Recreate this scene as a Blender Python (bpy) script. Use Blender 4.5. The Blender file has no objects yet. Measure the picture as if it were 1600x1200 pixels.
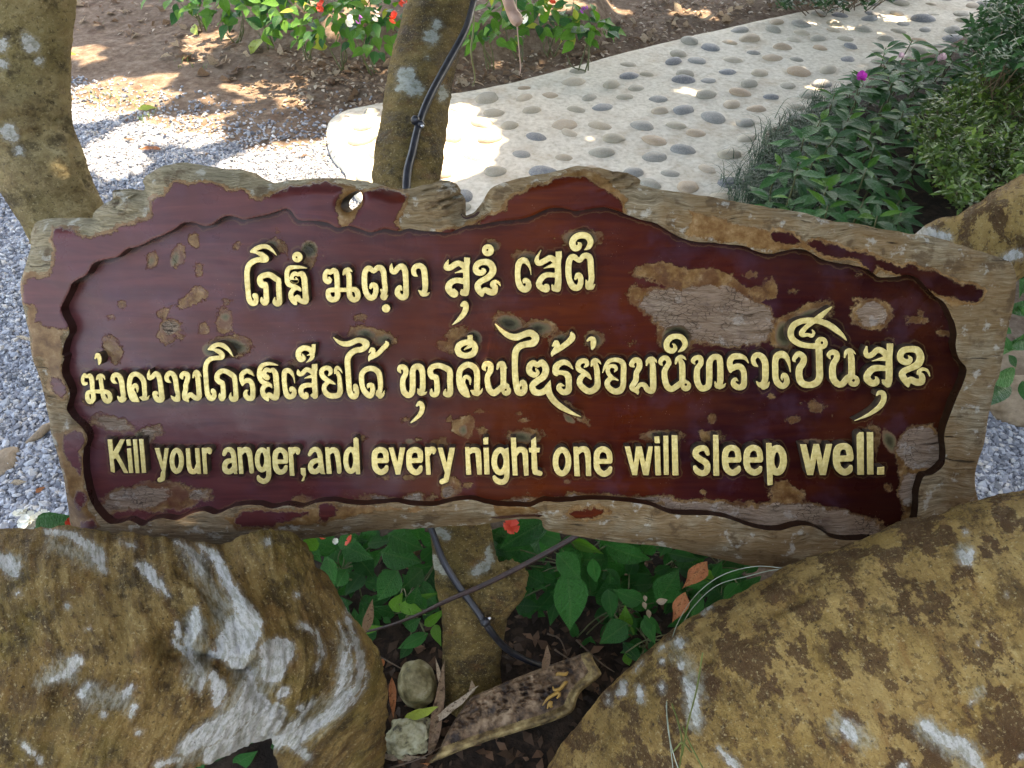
import bpy, math, random
import numpy as np
from mathutils import Vector, Matrix

R = math.radians
random.seed(7)
rng = np.random.default_rng(7)
S = bpy.context.scene
COL = S.collection

# ------------------------------------------------------------------ camera, light, exposure
CAM_H = 1.5
PITCH = R(46)
FPX = 1067.0                       # focal length in pixels of the 1600 px wide photograph
cam_d = bpy.data.cameras.new('camera')
cam_d.sensor_width = 36; cam_d.lens = 36 * FPX / 1600
cam_d.clip_start = 0.05; cam_d.clip_end = 500
cam = bpy.data.objects.new('camera', cam_d); COL.objects.link(cam)
cam.location = (0, 0, CAM_H); cam.rotation_euler = (math.pi / 2 - PITCH, 0, 0)
S.camera = cam
CP = np.array([0, 0, CAM_H])
FWD = np.array([0, math.cos(PITCH), -math.sin(PITCH)])
UPV = np.array([0, math.sin(PITCH), math.cos(PITCH)])

SUN_DIR = np.array([0.22, 0.36, 0.905]); SUN_DIR /= np.linalg.norm(SUN_DIR)   # towards the sun
w = bpy.data.worlds.new('World'); S.world = w; w.use_nodes = True
nt = w.node_tree; bg = nt.nodes['Background']
sky = nt.nodes.new('ShaderNodeTexSky'); sky.sky_type = 'NISHITA'; sky.sun_disc = False
sky.sun_elevation = math.asin(SUN_DIR[2]); sky.sun_rotation = math.atan2(SUN_DIR[0], SUN_DIR[1])
sky.air_density = 1.0; sky.dust_density = 2.5
nt.links.new(sky.outputs[0], bg.inputs[0]); bg.inputs[1].default_value = 0.11
sun_d = bpy.data.lights.new('sun', 'SUN'); sun_d.energy = 2.2; sun_d.angle = R(0.53); sun_d.color = (1, 0.95, 0.87)
sun = bpy.data.objects.new('sun', sun_d); COL.objects.link(sun)
sun.rotation_euler = Vector(SUN_DIR).to_track_quat('Z', 'Y').to_euler()
sun.location = (1, 2, 8)
S.view_settings.view_transform = 'Standard'; S.view_settings.look = 'None'
S.view_settings.exposure = 3.5; S.view_settings.gamma = 1
S.view_settings.use_curve_mapping = False
S.view_settings.use_white_balance = True; S.view_settings.white_balance_temperature = 8600; S.view_settings.white_balance_tint = 12
S.render.engine = 'CYCLES'

# ------------------------------------------------------------------ geometry helpers
def rays(px, py):
    px = np.asarray(px, float); py = np.asarray(py, float)
    d = np.zeros(px.shape + (3,))
    d[..., 0] = (px - 800) / FPX
    v = -(py - 600) / FPX
    d[..., 1] = FWD[1] + v * UPV[1]; d[..., 2] = FWD[2] + v * UPV[2]
    return d                                     # unit z-depth
def W(px, py, depth): return CP + rays(px, py) * np.asarray(depth, float)[..., None]
def G(px, py, z=0.0):                            # where the line of sight meets height z
    d = rays(px, py); t = (z - CAM_H) / d[..., 2]
    return CP + d * t[..., None]
def topx(P):
    q = np.asarray(P, float) - CP
    zd = q @ FWD; zd = np.where(zd > 0.05, zd, 0.05)
    return 800 + FPX * q[..., 0] / zd, 600 - FPX * (q @ UPV) / zd

def hash3(ix, iy, iz, seed):
    h = (ix.astype(np.int64) * 374761393 + iy.astype(np.int64) * 668265263 + iz.astype(np.int64) * 2147483647 + seed * 1274126177) & 0xffffffff
    h = ((h ^ (h >> 13)) * 1274126177) & 0xffffffff
    h = (h ^ (h >> 16)) & 0xffffff
    return h / 0xffffff
def vnoise(P, seed=0):
    P = np.asarray(P, float); i = np.floor(P); f = P - i; f = f * f * (3 - 2 * f)
    x, y, z = i[..., 0], i[..., 1], i[..., 2]; r = 0
    for a in (0, 1):
        for b in (0, 1):
            for c in (0, 1):
                wgt = (f[..., 0] if a else 1 - f[..., 0]) * (f[..., 1] if b else 1 - f[..., 1]) * (f[..., 2] if c else 1 - f[..., 2])
                r = r + wgt * hash3(x + a, y + b, z + c, seed)
    return r * 2 - 1
def fbm(P, octv=4, seed=0, g=0.5):
    s = 0; a = 1; n = 0; P = np.asarray(P, float)
    for k in range(octv):
        s = s + a * vnoise(P * 2 ** k, seed + k * 17); n += a; a *= g
    return s / n
def col3(*a): return np.stack(np.broadcast_arrays(*a), -1).astype(float)

def make_mesh(name, V, faces, mats=(), smooth=True, mat_idx=None, attrs=None):
    """faces: list of arrays (n,3) or (n,4)"""
    me = bpy.data.meshes.new(name)
    V = np.asarray(V, np.float32)
    faces = [np.asarray(f, np.int32) for f in (faces if isinstance(faces, (list, tuple)) else [faces]) if len(f)]
    me.vertices.add(len(V)); me.vertices.foreach_set('co', V.ravel())
    loops = np.concatenate([f.ravel() for f in faces]); tot = np.concatenate([np.full(len(f), f.shape[1], np.int32) for f in faces])
    me.loops.add(len(loops)); me.loops.foreach_set('vertex_index', loops)
    me.polygons.add(len(tot)); start = np.concatenate([[0], np.cumsum(tot)[:-1]]).astype(np.int32)
    me.polygons.foreach_set('loop_start', start); me.polygons.foreach_set('loop_total', tot)
    me.polygons.foreach_set('use_smooth', np.full(len(tot), smooth))
    if mat_idx is not None: me.polygons.foreach_set('material_index', np.asarray(mat_idx, np.int32))
    for m in mats: me.materials.append(m)
    if attrs:
        for k, a in attrs.items():
            at = me.attributes.new(k, 'FLOAT', 'POINT'); at.data.foreach_set('value', np.asarray(a, np.float32))
    me.update(calc_edges=True); me.validate()
    return me
def link(name, data, parent=None, loc=None):
    o = bpy.data.objects.new(name, data); COL.objects.link(o)
    if parent is not None: o.parent = parent
    if loc is not None: o.location = loc
    return o
def tag(o, label=None, cat=None, group=None, kind=None):
    if label: o['label'] = label
    if cat: o['category'] = cat
    if group: o['group'] = group
    if kind: o['kind'] = kind
    return o
def thing(name, loc, label, cat, group=None):
    o = link(name, None, None, tuple(loc)); o.empty_display_size = .05
    return tag(o, label, cat, group)
def center_obj(name, V, faces, mats, parent=None, base=None, **kw):
    """mesh object whose origin lies at its base"""
    V = np.asarray(V, float)
    c = np.array(base) if base is not None else np.array([*V.mean(0)[:2], V[:, 2].min()])
    off = np.array(parent.location) if parent is not None else 0
    me = make_mesh(name, V - c, faces, mats, **kw)
    return link(name, me, parent, tuple(c - off))

def catmull(pts, step=None, closed=False, n=None):
    P = np.asarray(pts, float)
    if len(P) < 3 and not closed:
        k = n or 6; t = np.linspace(0, 1, k + 1)[:, None]; return P[0] * (1 - t) + P[-1] * t
    if closed: Q = np.vstack([P[-1], P, P[0], P[1]])
    else: Q = np.vstack([2 * P[0] - P[1], P, 2 * P[-1] - P[-2]])
    out = []
    for i in range(1, len(Q) - 2):
        p0, p1, p2, p3 = Q[i - 1:i + 3]
        k = n or max(1, int(np.linalg.norm(p2[:2] - p1[:2]) / step))
        t = np.linspace(0, 1, k, endpoint=False)[:, None]
        out.append(.5 * ((2 * p1) + (-p0 + p2) * t + (2 * p0 - 5 * p1 + 4 * p2 - p3) * t ** 2 + (-p0 + 3 * p1 - 3 * p2 + p3) * t ** 3))
    if not closed: out.append(P[-1:])
    return np.vstack(out)

def sd_stroke(X, Y, pts):
    """signed distance to a chain of tapered capsules, pts (n,3) = x, y, r"""
    d = np.full(X.shape, 1e9)
    if len(pts) == 1: return np.hypot(X - pts[0][0], Y - pts[0][1]) - pts[0][2]
    for a, b in zip(pts[:-1], pts[1:]):
        ux, uy = b[0] - a[0], b[1] - a[1]; L = ux * ux + uy * uy + 1e-9
        t = np.clip(((X - a[0]) * ux + (Y - a[1]) * uy) / L, 0, 1)
        d = np.minimum(d, np.hypot(X - a[0] - t * ux, Y - a[1] - t * uy) - (a[2] + t * (b[2] - a[2])))
    return d
def sd_poly(X, Y, P):
    P = np.asarray(P, float); d = np.full(X.shape, 1e9); ins = np.zeros(X.shape, bool)
    for a, b in zip(P, np.roll(P, -1, 0)):
        ux, uy = b[0] - a[0], b[1] - a[1]; L = ux * ux + uy * uy + 1e-12
        t = np.clip(((X - a[0]) * ux + (Y - a[1]) * uy) / L, 0, 1)
        d = np.minimum(d, (X - a[0] - t * ux) ** 2 + (Y - a[1] - t * uy) ** 2)
        c = (a[1] > Y) != (b[1] > Y)
        with np.errstate(divide='ignore', invalid='ignore'):
            xi = a[0] + (Y - a[1]) * ux / (uy if uy else 1e-12)
        ins ^= c & (X < xi)
    d = np.sqrt(d); return np.where(ins, -d, d)
def sd_ell(X, Y, e):                              # cx, cy, rx, ry, angle (degrees)
    cx, cy, rx, ry = e[:4]; a = R(e[4]) if len(e) > 4 else 0
    u = (X - cx) * math.cos(a) + (Y - cy) * math.sin(a); v = -(X - cx) * math.sin(a) + (Y - cy) * math.cos(a)
    k = np.hypot(u / rx, v / ry); return (k - 1) * min(rx, ry)

def tube(pts, rad, n=10, cap=True):
    """swept tube; returns V, F. pts (k,3), rad scalar or (k,)"""
    P = np.asarray(pts, float); k = len(P); rad = np.broadcast_to(rad, (k,))
    T = np.gradient(P, axis=0); T /= np.linalg.norm(T, axis=1)[:, None] + 1e-12
    ref = np.array([0, 0, 1.0]) if abs(T[0][2]) < .9 else np.array([1.0, 0, 0])
    N = np.cross(T[0], ref); N /= np.linalg.norm(N); V = []
    for i in range(k):
        N = N - T[i] * (N @ T[i]); N /= np.linalg.norm(N) + 1e-12; B = np.cross(T[i], N)
        a = np.linspace(0, 2 * np.pi, n, endpoint=False)
        V.append(P[i] + rad[i] * (np.cos(a)[:, None] * N + np.sin(a)[:, None] * B))
    V = np.vstack(V); i, j = np.meshgrid(np.arange(k - 1), np.arange(n), indexing='ij')
    a = i * n + j; b = i * n + (j + 1) % n
    F = np.stack([a, b, b + n, a + n], -1).reshape(-1, 4)
    if cap:
        c0, c1 = len(V), len(V) + 1; V = np.vstack([V, P[0], P[-1]]); j = np.arange(n)
        t0 = np.stack([np.full(n, c0), (j + 1) % n, j], -1); t1 = np.stack([np.full(n, c1), (k - 1) * n + j, (k - 1) * n + (j + 1) % n], -1)
        return V, [F, np.vstack([t0, t1])]
    return V, [F]

# ------------------------------------------------------------------ materials
class M:
    def __init__(s, name, rough=.6, spec=.5):
        s.m = bpy.data.materials.new(name); s.m.use_nodes = True; s.t = s.m.node_tree
        s.b = s.t.nodes['Principled BSDF']; s.b.inputs['Roughness'].default_value = rough
        s.b.inputs['Specular IOR Level'].default_value = spec
        s.co = s.n('ShaderNodeTexCoord').outputs['Object']
    def n(s, t, **k):
        x = s.t.nodes.new(t)
        for a, b in k.items(): setattr(x, a, b)
        return x
    def set(s, sock, v):
        if isinstance(v, bpy.types.NodeSocket): s.t.links.new(v, sock)
        elif isinstance(v, (tuple, list)) and len(v) == 3 and sock.type == 'RGBA': sock.default_value = (*v, 1)
        else: sock.default_value = v
    def noise(s, scale, detail=6, rough=.55, vec=None, dist=0, out='Fac'):
        x = s.n('ShaderNodeTexNoise'); s.set(x.inputs['Vector'], vec if vec is not None else s.co)
        x.inputs['Scale'].default_value = scale; x.inputs['Detail'].default_value = detail; x.inputs['Roughness'].default_value = rough
        x.inputs['Distortion'].default_value = dist; return x.outputs[out]
    def voro(s, scale, feature='F1', out='Distance', vec=None, rnd=1):
        x = s.n('ShaderNodeTexVoronoi', feature=feature); s.set(x.inputs['Vector'], vec if vec is not None else s.co)
        x.inputs['Scale'].default_value = scale; x.inputs['Randomness'].default_value = rnd; return x.outputs[out]
    def map(s, scale=(1, 1, 1), rot=(0, 0, 0), vec=None):
        x = s.n('ShaderNodeMapping'); s.set(x.inputs[0], vec if vec is not None else s.co)
        x.inputs['Scale'].default_value = scale; x.inputs['Rotation'].default_value = rot; return x.outputs[0]
    def ss(s, v, a, b, lo=0., hi=1.):
        x = s.n('ShaderNodeMapRange', interpolation_type='SMOOTHSTEP'); s.set(x.inputs[0], v)
        if a > b: a, b, lo, hi = b, a, hi, lo
        x.inputs[1].default_value = a; x.inputs[2].default_value = b; x.inputs[3].default_value = lo; x.inputs[4].default_value = hi; return x.outputs[0]
    def math(s, op, a, b=0., c=None):
        x = s.n('ShaderNodeMath', operation=op); s.set(x.inputs[0], a); s.set(x.inputs[1], b)
        if c is not None: s.set(x.inputs[2], c)
        return x.outputs[0]
    def mix(s, f, a, b):
        x = s.n('ShaderNodeMix', data_type='RGBA'); s.set(x.inputs[0], f); s.set(x.inputs[6], a); s.set(x.inputs[7], b); return x.outputs[2]
    def ramp(s, f, stops, interp='LINEAR'):
        x = s.n('ShaderNodeValToRGB'); s.set(x.inputs[0], f); e = x.color_ramp.elements; x.color_ramp.interpolation = interp
        while len(e) < len(stops): e.new(.5)
        for k, (p, c) in zip(e, stops): k.position = p; k.color = (*c, 1)
        return x.outputs[0]
    def k(s, v, g): return s.math('ADD', s.math('MULTIPLY', s.math('SUBTRACT', v, .5), g), .5)
    def attr(s, name): return s.n('ShaderNodeAttribute', attribute_name=name).outputs['Fac']
    def rnd(s): return s.n('ShaderNodeObjectInfo').outputs['Random']
    def bump(s, h, dist=.002, strength=1., prev=None):
        x = s.n('ShaderNodeBump'); s.set(x.inputs['Height'], h); x.inputs['Distance'].default_value = dist; x.inputs['Strength'].default_value = strength
        if prev is not None: s.t.links.new(prev, x.inputs['Normal'])
        return x.outputs[0]
    def fin(s, color, rough=None, normal=None, metal=None, sub=None):
        s.set(s.b.inputs['Base Color'], color)
        if rough is not None: s.set(s.b.inputs['Roughness'], rough)
        if metal is not None: s.set(s.b.inputs['Metallic'], metal)
        if normal is not None: s.t.links.new(normal, s.b.inputs['Normal'])
        return s.m
MAT = {}

def weathered(m, gx):
    """grey weathered wood: colour and height, fibres along x of the board"""
    wx = m.n('ShaderNodeVectorMath', operation='ADD'); m.set(wx.inputs[0], m.co); sc = m.n('ShaderNodeVectorMath', operation='SCALE'); m.set(sc.inputs[0], m.noise(7, 3, out='Color')); sc.inputs[3].default_value = .05; m.set(wx.inputs[1], sc.outputs[0]); v = wx.outputs[0]
    fib = m.k(m.noise(1, 9, .68, m.map((16, 230, 60), vec=v), .4), 1.7); fine = m.k(m.noise(1, 6, .7, m.map((50, 620, 60), vec=v)), 1.8)
    big = m.noise(9, 5, .6)
    c = m.ramp(m.math('ADD', m.math('MULTIPLY', fib, .6), m.math('MULTIPLY', fine, .4)), [(.18, (.040, .025, .012)), (.36, (.16, .115, .062)), (.52, (.28, .215, .13)), (.68, (.40, .325, .21)), (.85, (.52, .46, .34))])
    warm = m.mix(.55, c, (.20, .105, .035)); green = m.mix(.42, c, (.24, .25, .15))
    lf = m.math('MULTIPLY', m.ss(m.math('ADD', gx.outputs[0], m.math('MULTIPLY', m.k(big, 1), .4)), .25, -.2), m.ss(gx.outputs[1], .02, .16))
    c = m.mix(lf, m.mix(m.ss(m.noise(13, 5, .6), .36, .56), c, warm), m.mix(.5, green, c))
    c = m.mix(m.math('MULTIPLY', m.ss(m.noise(24, 6, .65), .53, .64), .75), c, (.10, .06, .03))
    c = m.mix(m.math('MULTIPLY', m.ss(m.noise(38, 5, .65), .57, .66), .55), c, (.55, .53, .45))
    cr = m.ss(m.noise(1, 5, .6, m.map((9, 110, 40), vec=v)), .36, .30); c = m.mix(m.math('MULTIPLY', cr, .8), c, (.02, .013, .008))
    return c, m.math('SUBTRACT', m.math('ADD', m.math('MULTIPLY', fib, .7), m.math('MULTIPLY', fine, .45)), m.math('MULTIPLY', cr, .8))
def mat_board():
    m = M('lacquered_wood', .3, .26)
    pd, td, ld = m.attr('pd'), m.attr('td'), m.attr('ld')
    n1 = m.noise(48, 8, .65); n2 = m.noise(170, 5, .7)
    wob = m.math('ADD', m.math('MULTIPLY', m.math('SUBTRACT', n1, .5), 26), m.math('MULTIPLY', m.math('SUBTRACT', n2, .5), 12))
    pdn = m.math('ADD', pd, wob); tdn = m.math('ADD', td, wob)
    pn = m.attr('pn'); bare = m.ss(tdn, -1.2, 2.2); tan = m.math('MULTIPLY', m.ss(pdn, -1.6, 2.0), m.math('SUBTRACT', 1., m.math('MULTIPLY', pn, m.ss(m.noise(30, 6, .65), .42, .6, .55, .0))))
    # paint
    sx = m.n('ShaderNodeSeparateXYZ'); m.set(sx.inputs[0], m.co); x = sx.outputs[0]
    xw = m.math('ADD', x, m.math('MULTIPLY', m.math('SUBTRACT', m.noise(4.5, 4), .5), .5))
    base = m.ramp(m.ss(xw, -.75, .75), [(0, (.082, .024, .027)), (.26, (.060, .013, .012)), (.42, (.058, .009, .003)), (.55, (.062, .009, .0014)), (.68, (.044, .0042, .0008)), (.80, (.020, .0025, .004)), (1, (.0045, .0006, .0012))])
    grain = m.noise(1, 6, .6, m.map((7, 60, 20), (0, 0, .12)), 1.2)
    base = m.mix(m.ss(grain, .3, .72), m.mix(.42, base, (.025, .004, .004)), m.mix(.08, base, (.22, .05, .012)))
    base = m.mix(m.math('MULTIPLY', m.ss(m.noise(5.5, 5, .6), .47, .66), .4), base, m.mix(.5, base, (.10, .022, .004)))
    base = m.mix(m.ss(m.noise(14, 6, .6), .5, .72), base, m.mix(.22, base, (.07, .038, .06)))
    spk = m.ss(m.voro(210), .10, .05); spk = m.math('MULTIPLY', spk, m.ss(m.noise(22, 3), .55, .66))
    base = m.mix(m.math('MULTIPLY', spk, .6), base, (.42, .28, .2))
    tanc = m.ramp(m.k(m.noise(55, 8, .68), 1.8), [(.1, (.060, .024, .007)), (.42, (.115, .056, .018)), (.65, (.165, .092, .036)), (.9, (.25, .17, .09))])
    edge = m.math('MULTIPLY', m.ss(pdn, -.9, .2), m.ss(pdn, 3.2, 1.)); tanc = m.mix(m.math('MULTIPLY', edge, .22), tanc, (.30, .19, .10))
    gray, fib = weathered(m, sx)
    vc = m.voro(95, 'DISTANCE_TO_EDGE', vec=m.map((1, 2.2, 1), vec=None)); crk = m.math('MULTIPLY', m.ss(vc, .07, .01), m.ss(m.noise(20, 4), .42, .56)); gray = m.mix(m.math('MULTIPLY', pn, .55), gray, m.mix(m.ss(fib, .2, .8), (.10, .06, .04), (.34, .24, .19))); gray = m.mix(m.math('MULTIPLY', m.math('MULTIPLY', crk, pn), .75), gray, (.03, .018, .012))
    c = m.mix(tan, base, tanc); c = m.mix(bare, c, gray)
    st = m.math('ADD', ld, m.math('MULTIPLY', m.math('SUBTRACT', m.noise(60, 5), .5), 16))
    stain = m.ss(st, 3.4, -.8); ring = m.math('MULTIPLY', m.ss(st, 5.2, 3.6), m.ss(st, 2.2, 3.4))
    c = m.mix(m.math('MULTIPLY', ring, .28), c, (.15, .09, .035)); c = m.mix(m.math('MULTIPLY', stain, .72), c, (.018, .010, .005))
    ol = m.attr('od'); oln = m.math('ADD', ol, m.math('MULTIPLY', wob, .35))
    oc = m.ramp(m.ss(oln, -9, 0), [(0, (.030, .024, .012)), (.45, (.075, .062, .03)), (.8, (.10, .07, .036)), (1, (.12, .066, .035))])
    c = m.mix(m.ss(oln, .8, -.8), c, oc)
    m.set(m.b.inputs['Specular IOR Level'], m.ss(xw, -.65, .1, .30, .075))
    rough = m.math('ADD', m.math('MULTIPLY', tan, .16), m.math('MULTIPLY', bare, .32)); rough = m.math('ADD', rough, m.ss(m.noise(18, 6), .3, .7, .25, .42))
    h = m.math('MULTIPLY', bare, m.math('MULTIPLY', fib, 2.6)); h = m.math('SUBTRACT', h, m.math('MULTIPLY', bare, 1.7)); h = m.math('SUBTRACT', h, m.math('MULTIPLY', tan, .5))
    nb = m.bump(h, .0026, 1.)
    nb = m.bump(m.noise(7, 3), .012, .35, nb); nb = m.bump(m.noise(90, 5, .6), .0006, .35, nb)
    return m.fin(c, rough, nb)
def mat_gold():
    m = M('gold_paint', .45)
    c = m.ramp(m.noise(140, 6, .7), [(.3, (.42, .30, .085)), (.5, (.60, .46, .165)), (.7, (.70, .57, .26))])
    dirt = m.math('MULTIPLY', m.ss(m.noise(330, 4, .7), .64, .70), m.ss(m.noise(26, 3), .45, .6))
    c = m.mix(dirt, c, (.10, .065, .02))
    c = m.mix(m.ss(m.noise(22, 5, .65), .48, .62), c, m.mix(.38, c, (.24, .17, .055)))
    return m.fin(c, m.ss(m.noise(60, 4), .3, .7, .36, .55), m.bump(m.noise(420, 4), .0004, .6, m.bump(m.noise(60, 4), .002, .5)), .3)
def mat_letter_side():
    m = M('letter_side', .7)
    c = m.ramp(m.noise(70, 6, .65), [(.35, (.020, .011, .006)), (.55, (.05, .028, .012)), (.75, (.14, .085, .03))])
    return m.fin(c, .75, m.bump(m.noise(200, 4), .001, .6))
def mat_bark(name, stops, moss, dark, whitec=(.70, .70, .65), blotch=.0, flow=(9, 2.4), red=.25, mossy=.7, tint=(1.0, .90, .66)):
    m = M(name, .82, .3)
    wd = m.attr('wd'); cb = m.n('ShaderNodeCombineXYZ'); m.set(cb.inputs[0], m.attr('fx')); m.set(cb.inputs[1], m.attr('fy')); F = cb.outputs[0]
    fv = lambda k: m.map((flow[0] * k, flow[1] * k, 1), vec=F)
    big = m.k(m.noise(9, 8, .65, None, .6), 2.0); fine = m.k(m.noise(1, 9, .70, fv(.7), .5), 2.3); vf = m.noise(230, 4, .7); mid = m.noise(1, 7, .68, fv(2.4), .4)
    c = m.ramp(m.math('ADD', m.math('MULTIPLY', fine, .6), m.math('MULTIPLY', big, .4)), stops)
    c = m.mix(m.math('MULTIPLY', m.ss(m.noise(7.5, 5), .47, .62), mossy), c, m.mix(.4, moss, c))
    dk = m.math('ADD', m.math('MULTIPLY', m.noise(15, 7, .7), .55), m.math('MULTIPLY', m.noise(1, 7, .7, fv(.45)), .45))
    c = m.mix(m.math('MULTIPLY', m.ss(dk, .50, .58), .72), c, dark)
    c = m.mix(m.math('MULTIPLY', m.ss(m.noise(1, 5, .6, fv(.5)), .54, .66), red), c, (.24, .095, .032))
    if blotch:
        bn = m.math('ADD', m.math('MULTIPLY', m.noise(17, 9, .66), .6), m.math('MULTIPLY', m.noise(1, 8, .66, fv(.5)), .4))
        bl = m.ss(bn, .503, .53); bl2 = m.ss(m.noise(75, 5, .6), .575, .63)
        bc = m.mix(m.ss(m.noise(50, 5, .7), .4, .6), m.mix(.55, dark, (.15, .085, .038)), m.mix(.3, dark, (.12, .048, .022)))
        c = m.mix(m.math('MULTIPLY', m.math('MAXIMUM', bl, m.math('MULTIPLY', bl2, .7)), blotch), c, bc)
    c = m.mix(m.math('MULTIPLY', m.ss(m.noise(5, 7, .62), .50, .60), .45), c, m.mix(.55, c, (.07, .038, .014)))
    c = m.mix(m.math('MULTIPLY', m.ss(mid, .56, .66), .45), c, m.mix(.3, c, (.66, .56, .36)))
    c = m.mix(m.math('MULTIPLY', m.ss(mid, .43, .35), .6), c, m.mix(.2, dark, (.03, .018, .009)))
    c = m.mix(m.ss(vf, .58, .66), c, m.mix(.6, c, (.62, .53, .34)))
    c = m.mix(m.math('MULTIPLY', m.ss(m.noise(140, 5, .75), .60, .66), .85), c, (.025, .015, .008))
    tn = m.n('ShaderNodeMix', data_type='RGBA', blend_type='MULTIPLY'); tn.inputs[0].default_value = 1; m.set(tn.inputs[6], c); tn.inputs[7].default_value = (*tint, 1); c = tn.outputs[2]
    pl = m.ss(m.math('ADD', m.attr('ps'), m.math('MULTIPLY', m.math('SUBTRACT', m.noise(1, 9, .72, fv(1.3)), .5), 70)), 9, -12)
    c = m.mix(m.math('MULTIPLY', pl, .62), c, m.mix(m.ss(m.noise(1, 7, .7, fv(2.2)), .38, .6), (.20, .17, .085), (.50, .50, .40)))
    wob = m.math('ADD', m.math('MULTIPLY', m.math('SUBTRACT', m.noise(1, 8, .72, fv(1.6)), .5), 26), m.math('MULTIPLY', m.math('SUBTRACT', m.noise(200, 4, .7), .5), 10))
    wn = m.math('ADD', wd, wob); wm = m.math('MAXIMUM', m.ss(wn, .9, -1.3), m.math('MULTIPLY', m.ss(wn, 7, 0), .22))
    wc = m.mix(m.ss(m.noise(1, 7, .72, fv(1.8)), .40, .56), m.mix(.6, whitec, (.25, .25, .14)), whitec)
    wc = m.mix(m.ss(m.noise(1, 6, .72, fv(4)), .60, .66), wc, (.16, .12, .07))
    c = m.mix(m.math('MULTIPLY', wm, .94), c, wc)
    h = m.math('ADD', m.math('MULTIPLY', m.noise(48, 9, .76), .9), m.math('ADD', m.math('MULTIPLY', wm, .05), m.math('MULTIPLY', mid, .55)))
    nb = m.bump(h, .034, 1.); nb = m.bump(vf, .003, .7, nb)
    return m.fin(c, m.ss(fine, .2, .8, .6, .9), nb)
def mat_leaf(name, c0, c1, rough=.42, vein=.22, spots=0):
    m = M(name, rough, .32)
    r = m.rnd(); c = m.mix(r, c0, c1)
    c = m.mix(m.ss(m.noise(40, 4), .4, .65), c, m.mix(.4, c, tuple(.5 * v for v in c0)))
    # side veins along the blade: the leaf's own x runs along it, y across
    sx = m.n('ShaderNodeSeparateXYZ'); m.set(sx.inputs[0], m.co)
    ay = m.math('ABSOLUTE', sx.outputs[1])
    mid = m.ss(ay, .035, .008)
    wv = m.math('SINE', m.math('MULTIPLY', m.math('SUBTRACT', sx.outputs[0], m.math('MULTIPLY', ay, .75)), 46)); vn = m.ss(wv, .75, 1.)
    c = m.mix(m.math('MULTIPLY', mid, vein), c, m.mix(.35, c, (.32, .42, .16)))
    if spots: c = m.mix(m.ss(m.noise(14, 5, .7), .56, .64), c, tuple(.3 * v for v in c0))
    nb = m.bump(m.math('ADD', m.math('MULTIPLY', vn, -.6), m.math('MULTIPLY', m.noise(18, 3), 1.)), .03, .5)
    s = m.fin(c, m.ss(m.noise(9, 3), .3, .7, rough - .08, rough + .16), nb)
    tr = m.n('ShaderNodeBsdfTranslucent'); m.set(tr.inputs[0], m.mix(.5, c, tuple(min(1, 1.6 * v) for v in c1)))
    mx = m.n('ShaderNodeMixShader'); mx.inputs[0].default_value = .22
    m.t.links.new(m.b.outputs[0], mx.inputs[1]); m.t.links.new(tr.outputs[0], mx.inputs[2])
    m.t.links.new(mx.outputs[0], m.t.nodes['Material Output'].inputs[0]); return s
def mat_plain(name, stops, scale=20, rough=.7, bump=.001, metal=None, bs=80, byobj=False, spec=.5):
    m = M(name, rough, spec); n = m.noise(scale, 6, .62)
    if byobj: n = m.math('ADD', m.math('MULTIPLY', n, .45), m.math('MULTIPLY', m.rnd(), .55))
    return m.fin(m.ramp(n, stops), m.ss(m.noise(scale * 2, 3), .3, .7, max(.05, rough - .1), min(1, rough + .1)), m.bump(m.noise(bs, 5, .65), bump, .8), metal)
def mat_leafmass(name, stops, rough=.5):
    m = M(name, rough); c = m.ramp(m.attr('rv'), stops)
    m.fin(c, rough)
    tr = m.n('ShaderNodeBsdfTranslucent'); m.set(tr.inputs[0], c)
    mx = m.n('ShaderNodeMixShader'); mx.inputs[0].default_value = .25
    m.t.links.new(m.b.outputs[0], mx.inputs[1]); m.t.links.new(tr.outputs[0], mx.inputs[2])
    m.t.links.new(mx.outputs[0], m.t.nodes['Material Output'].inputs[0]); return m.m
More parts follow.
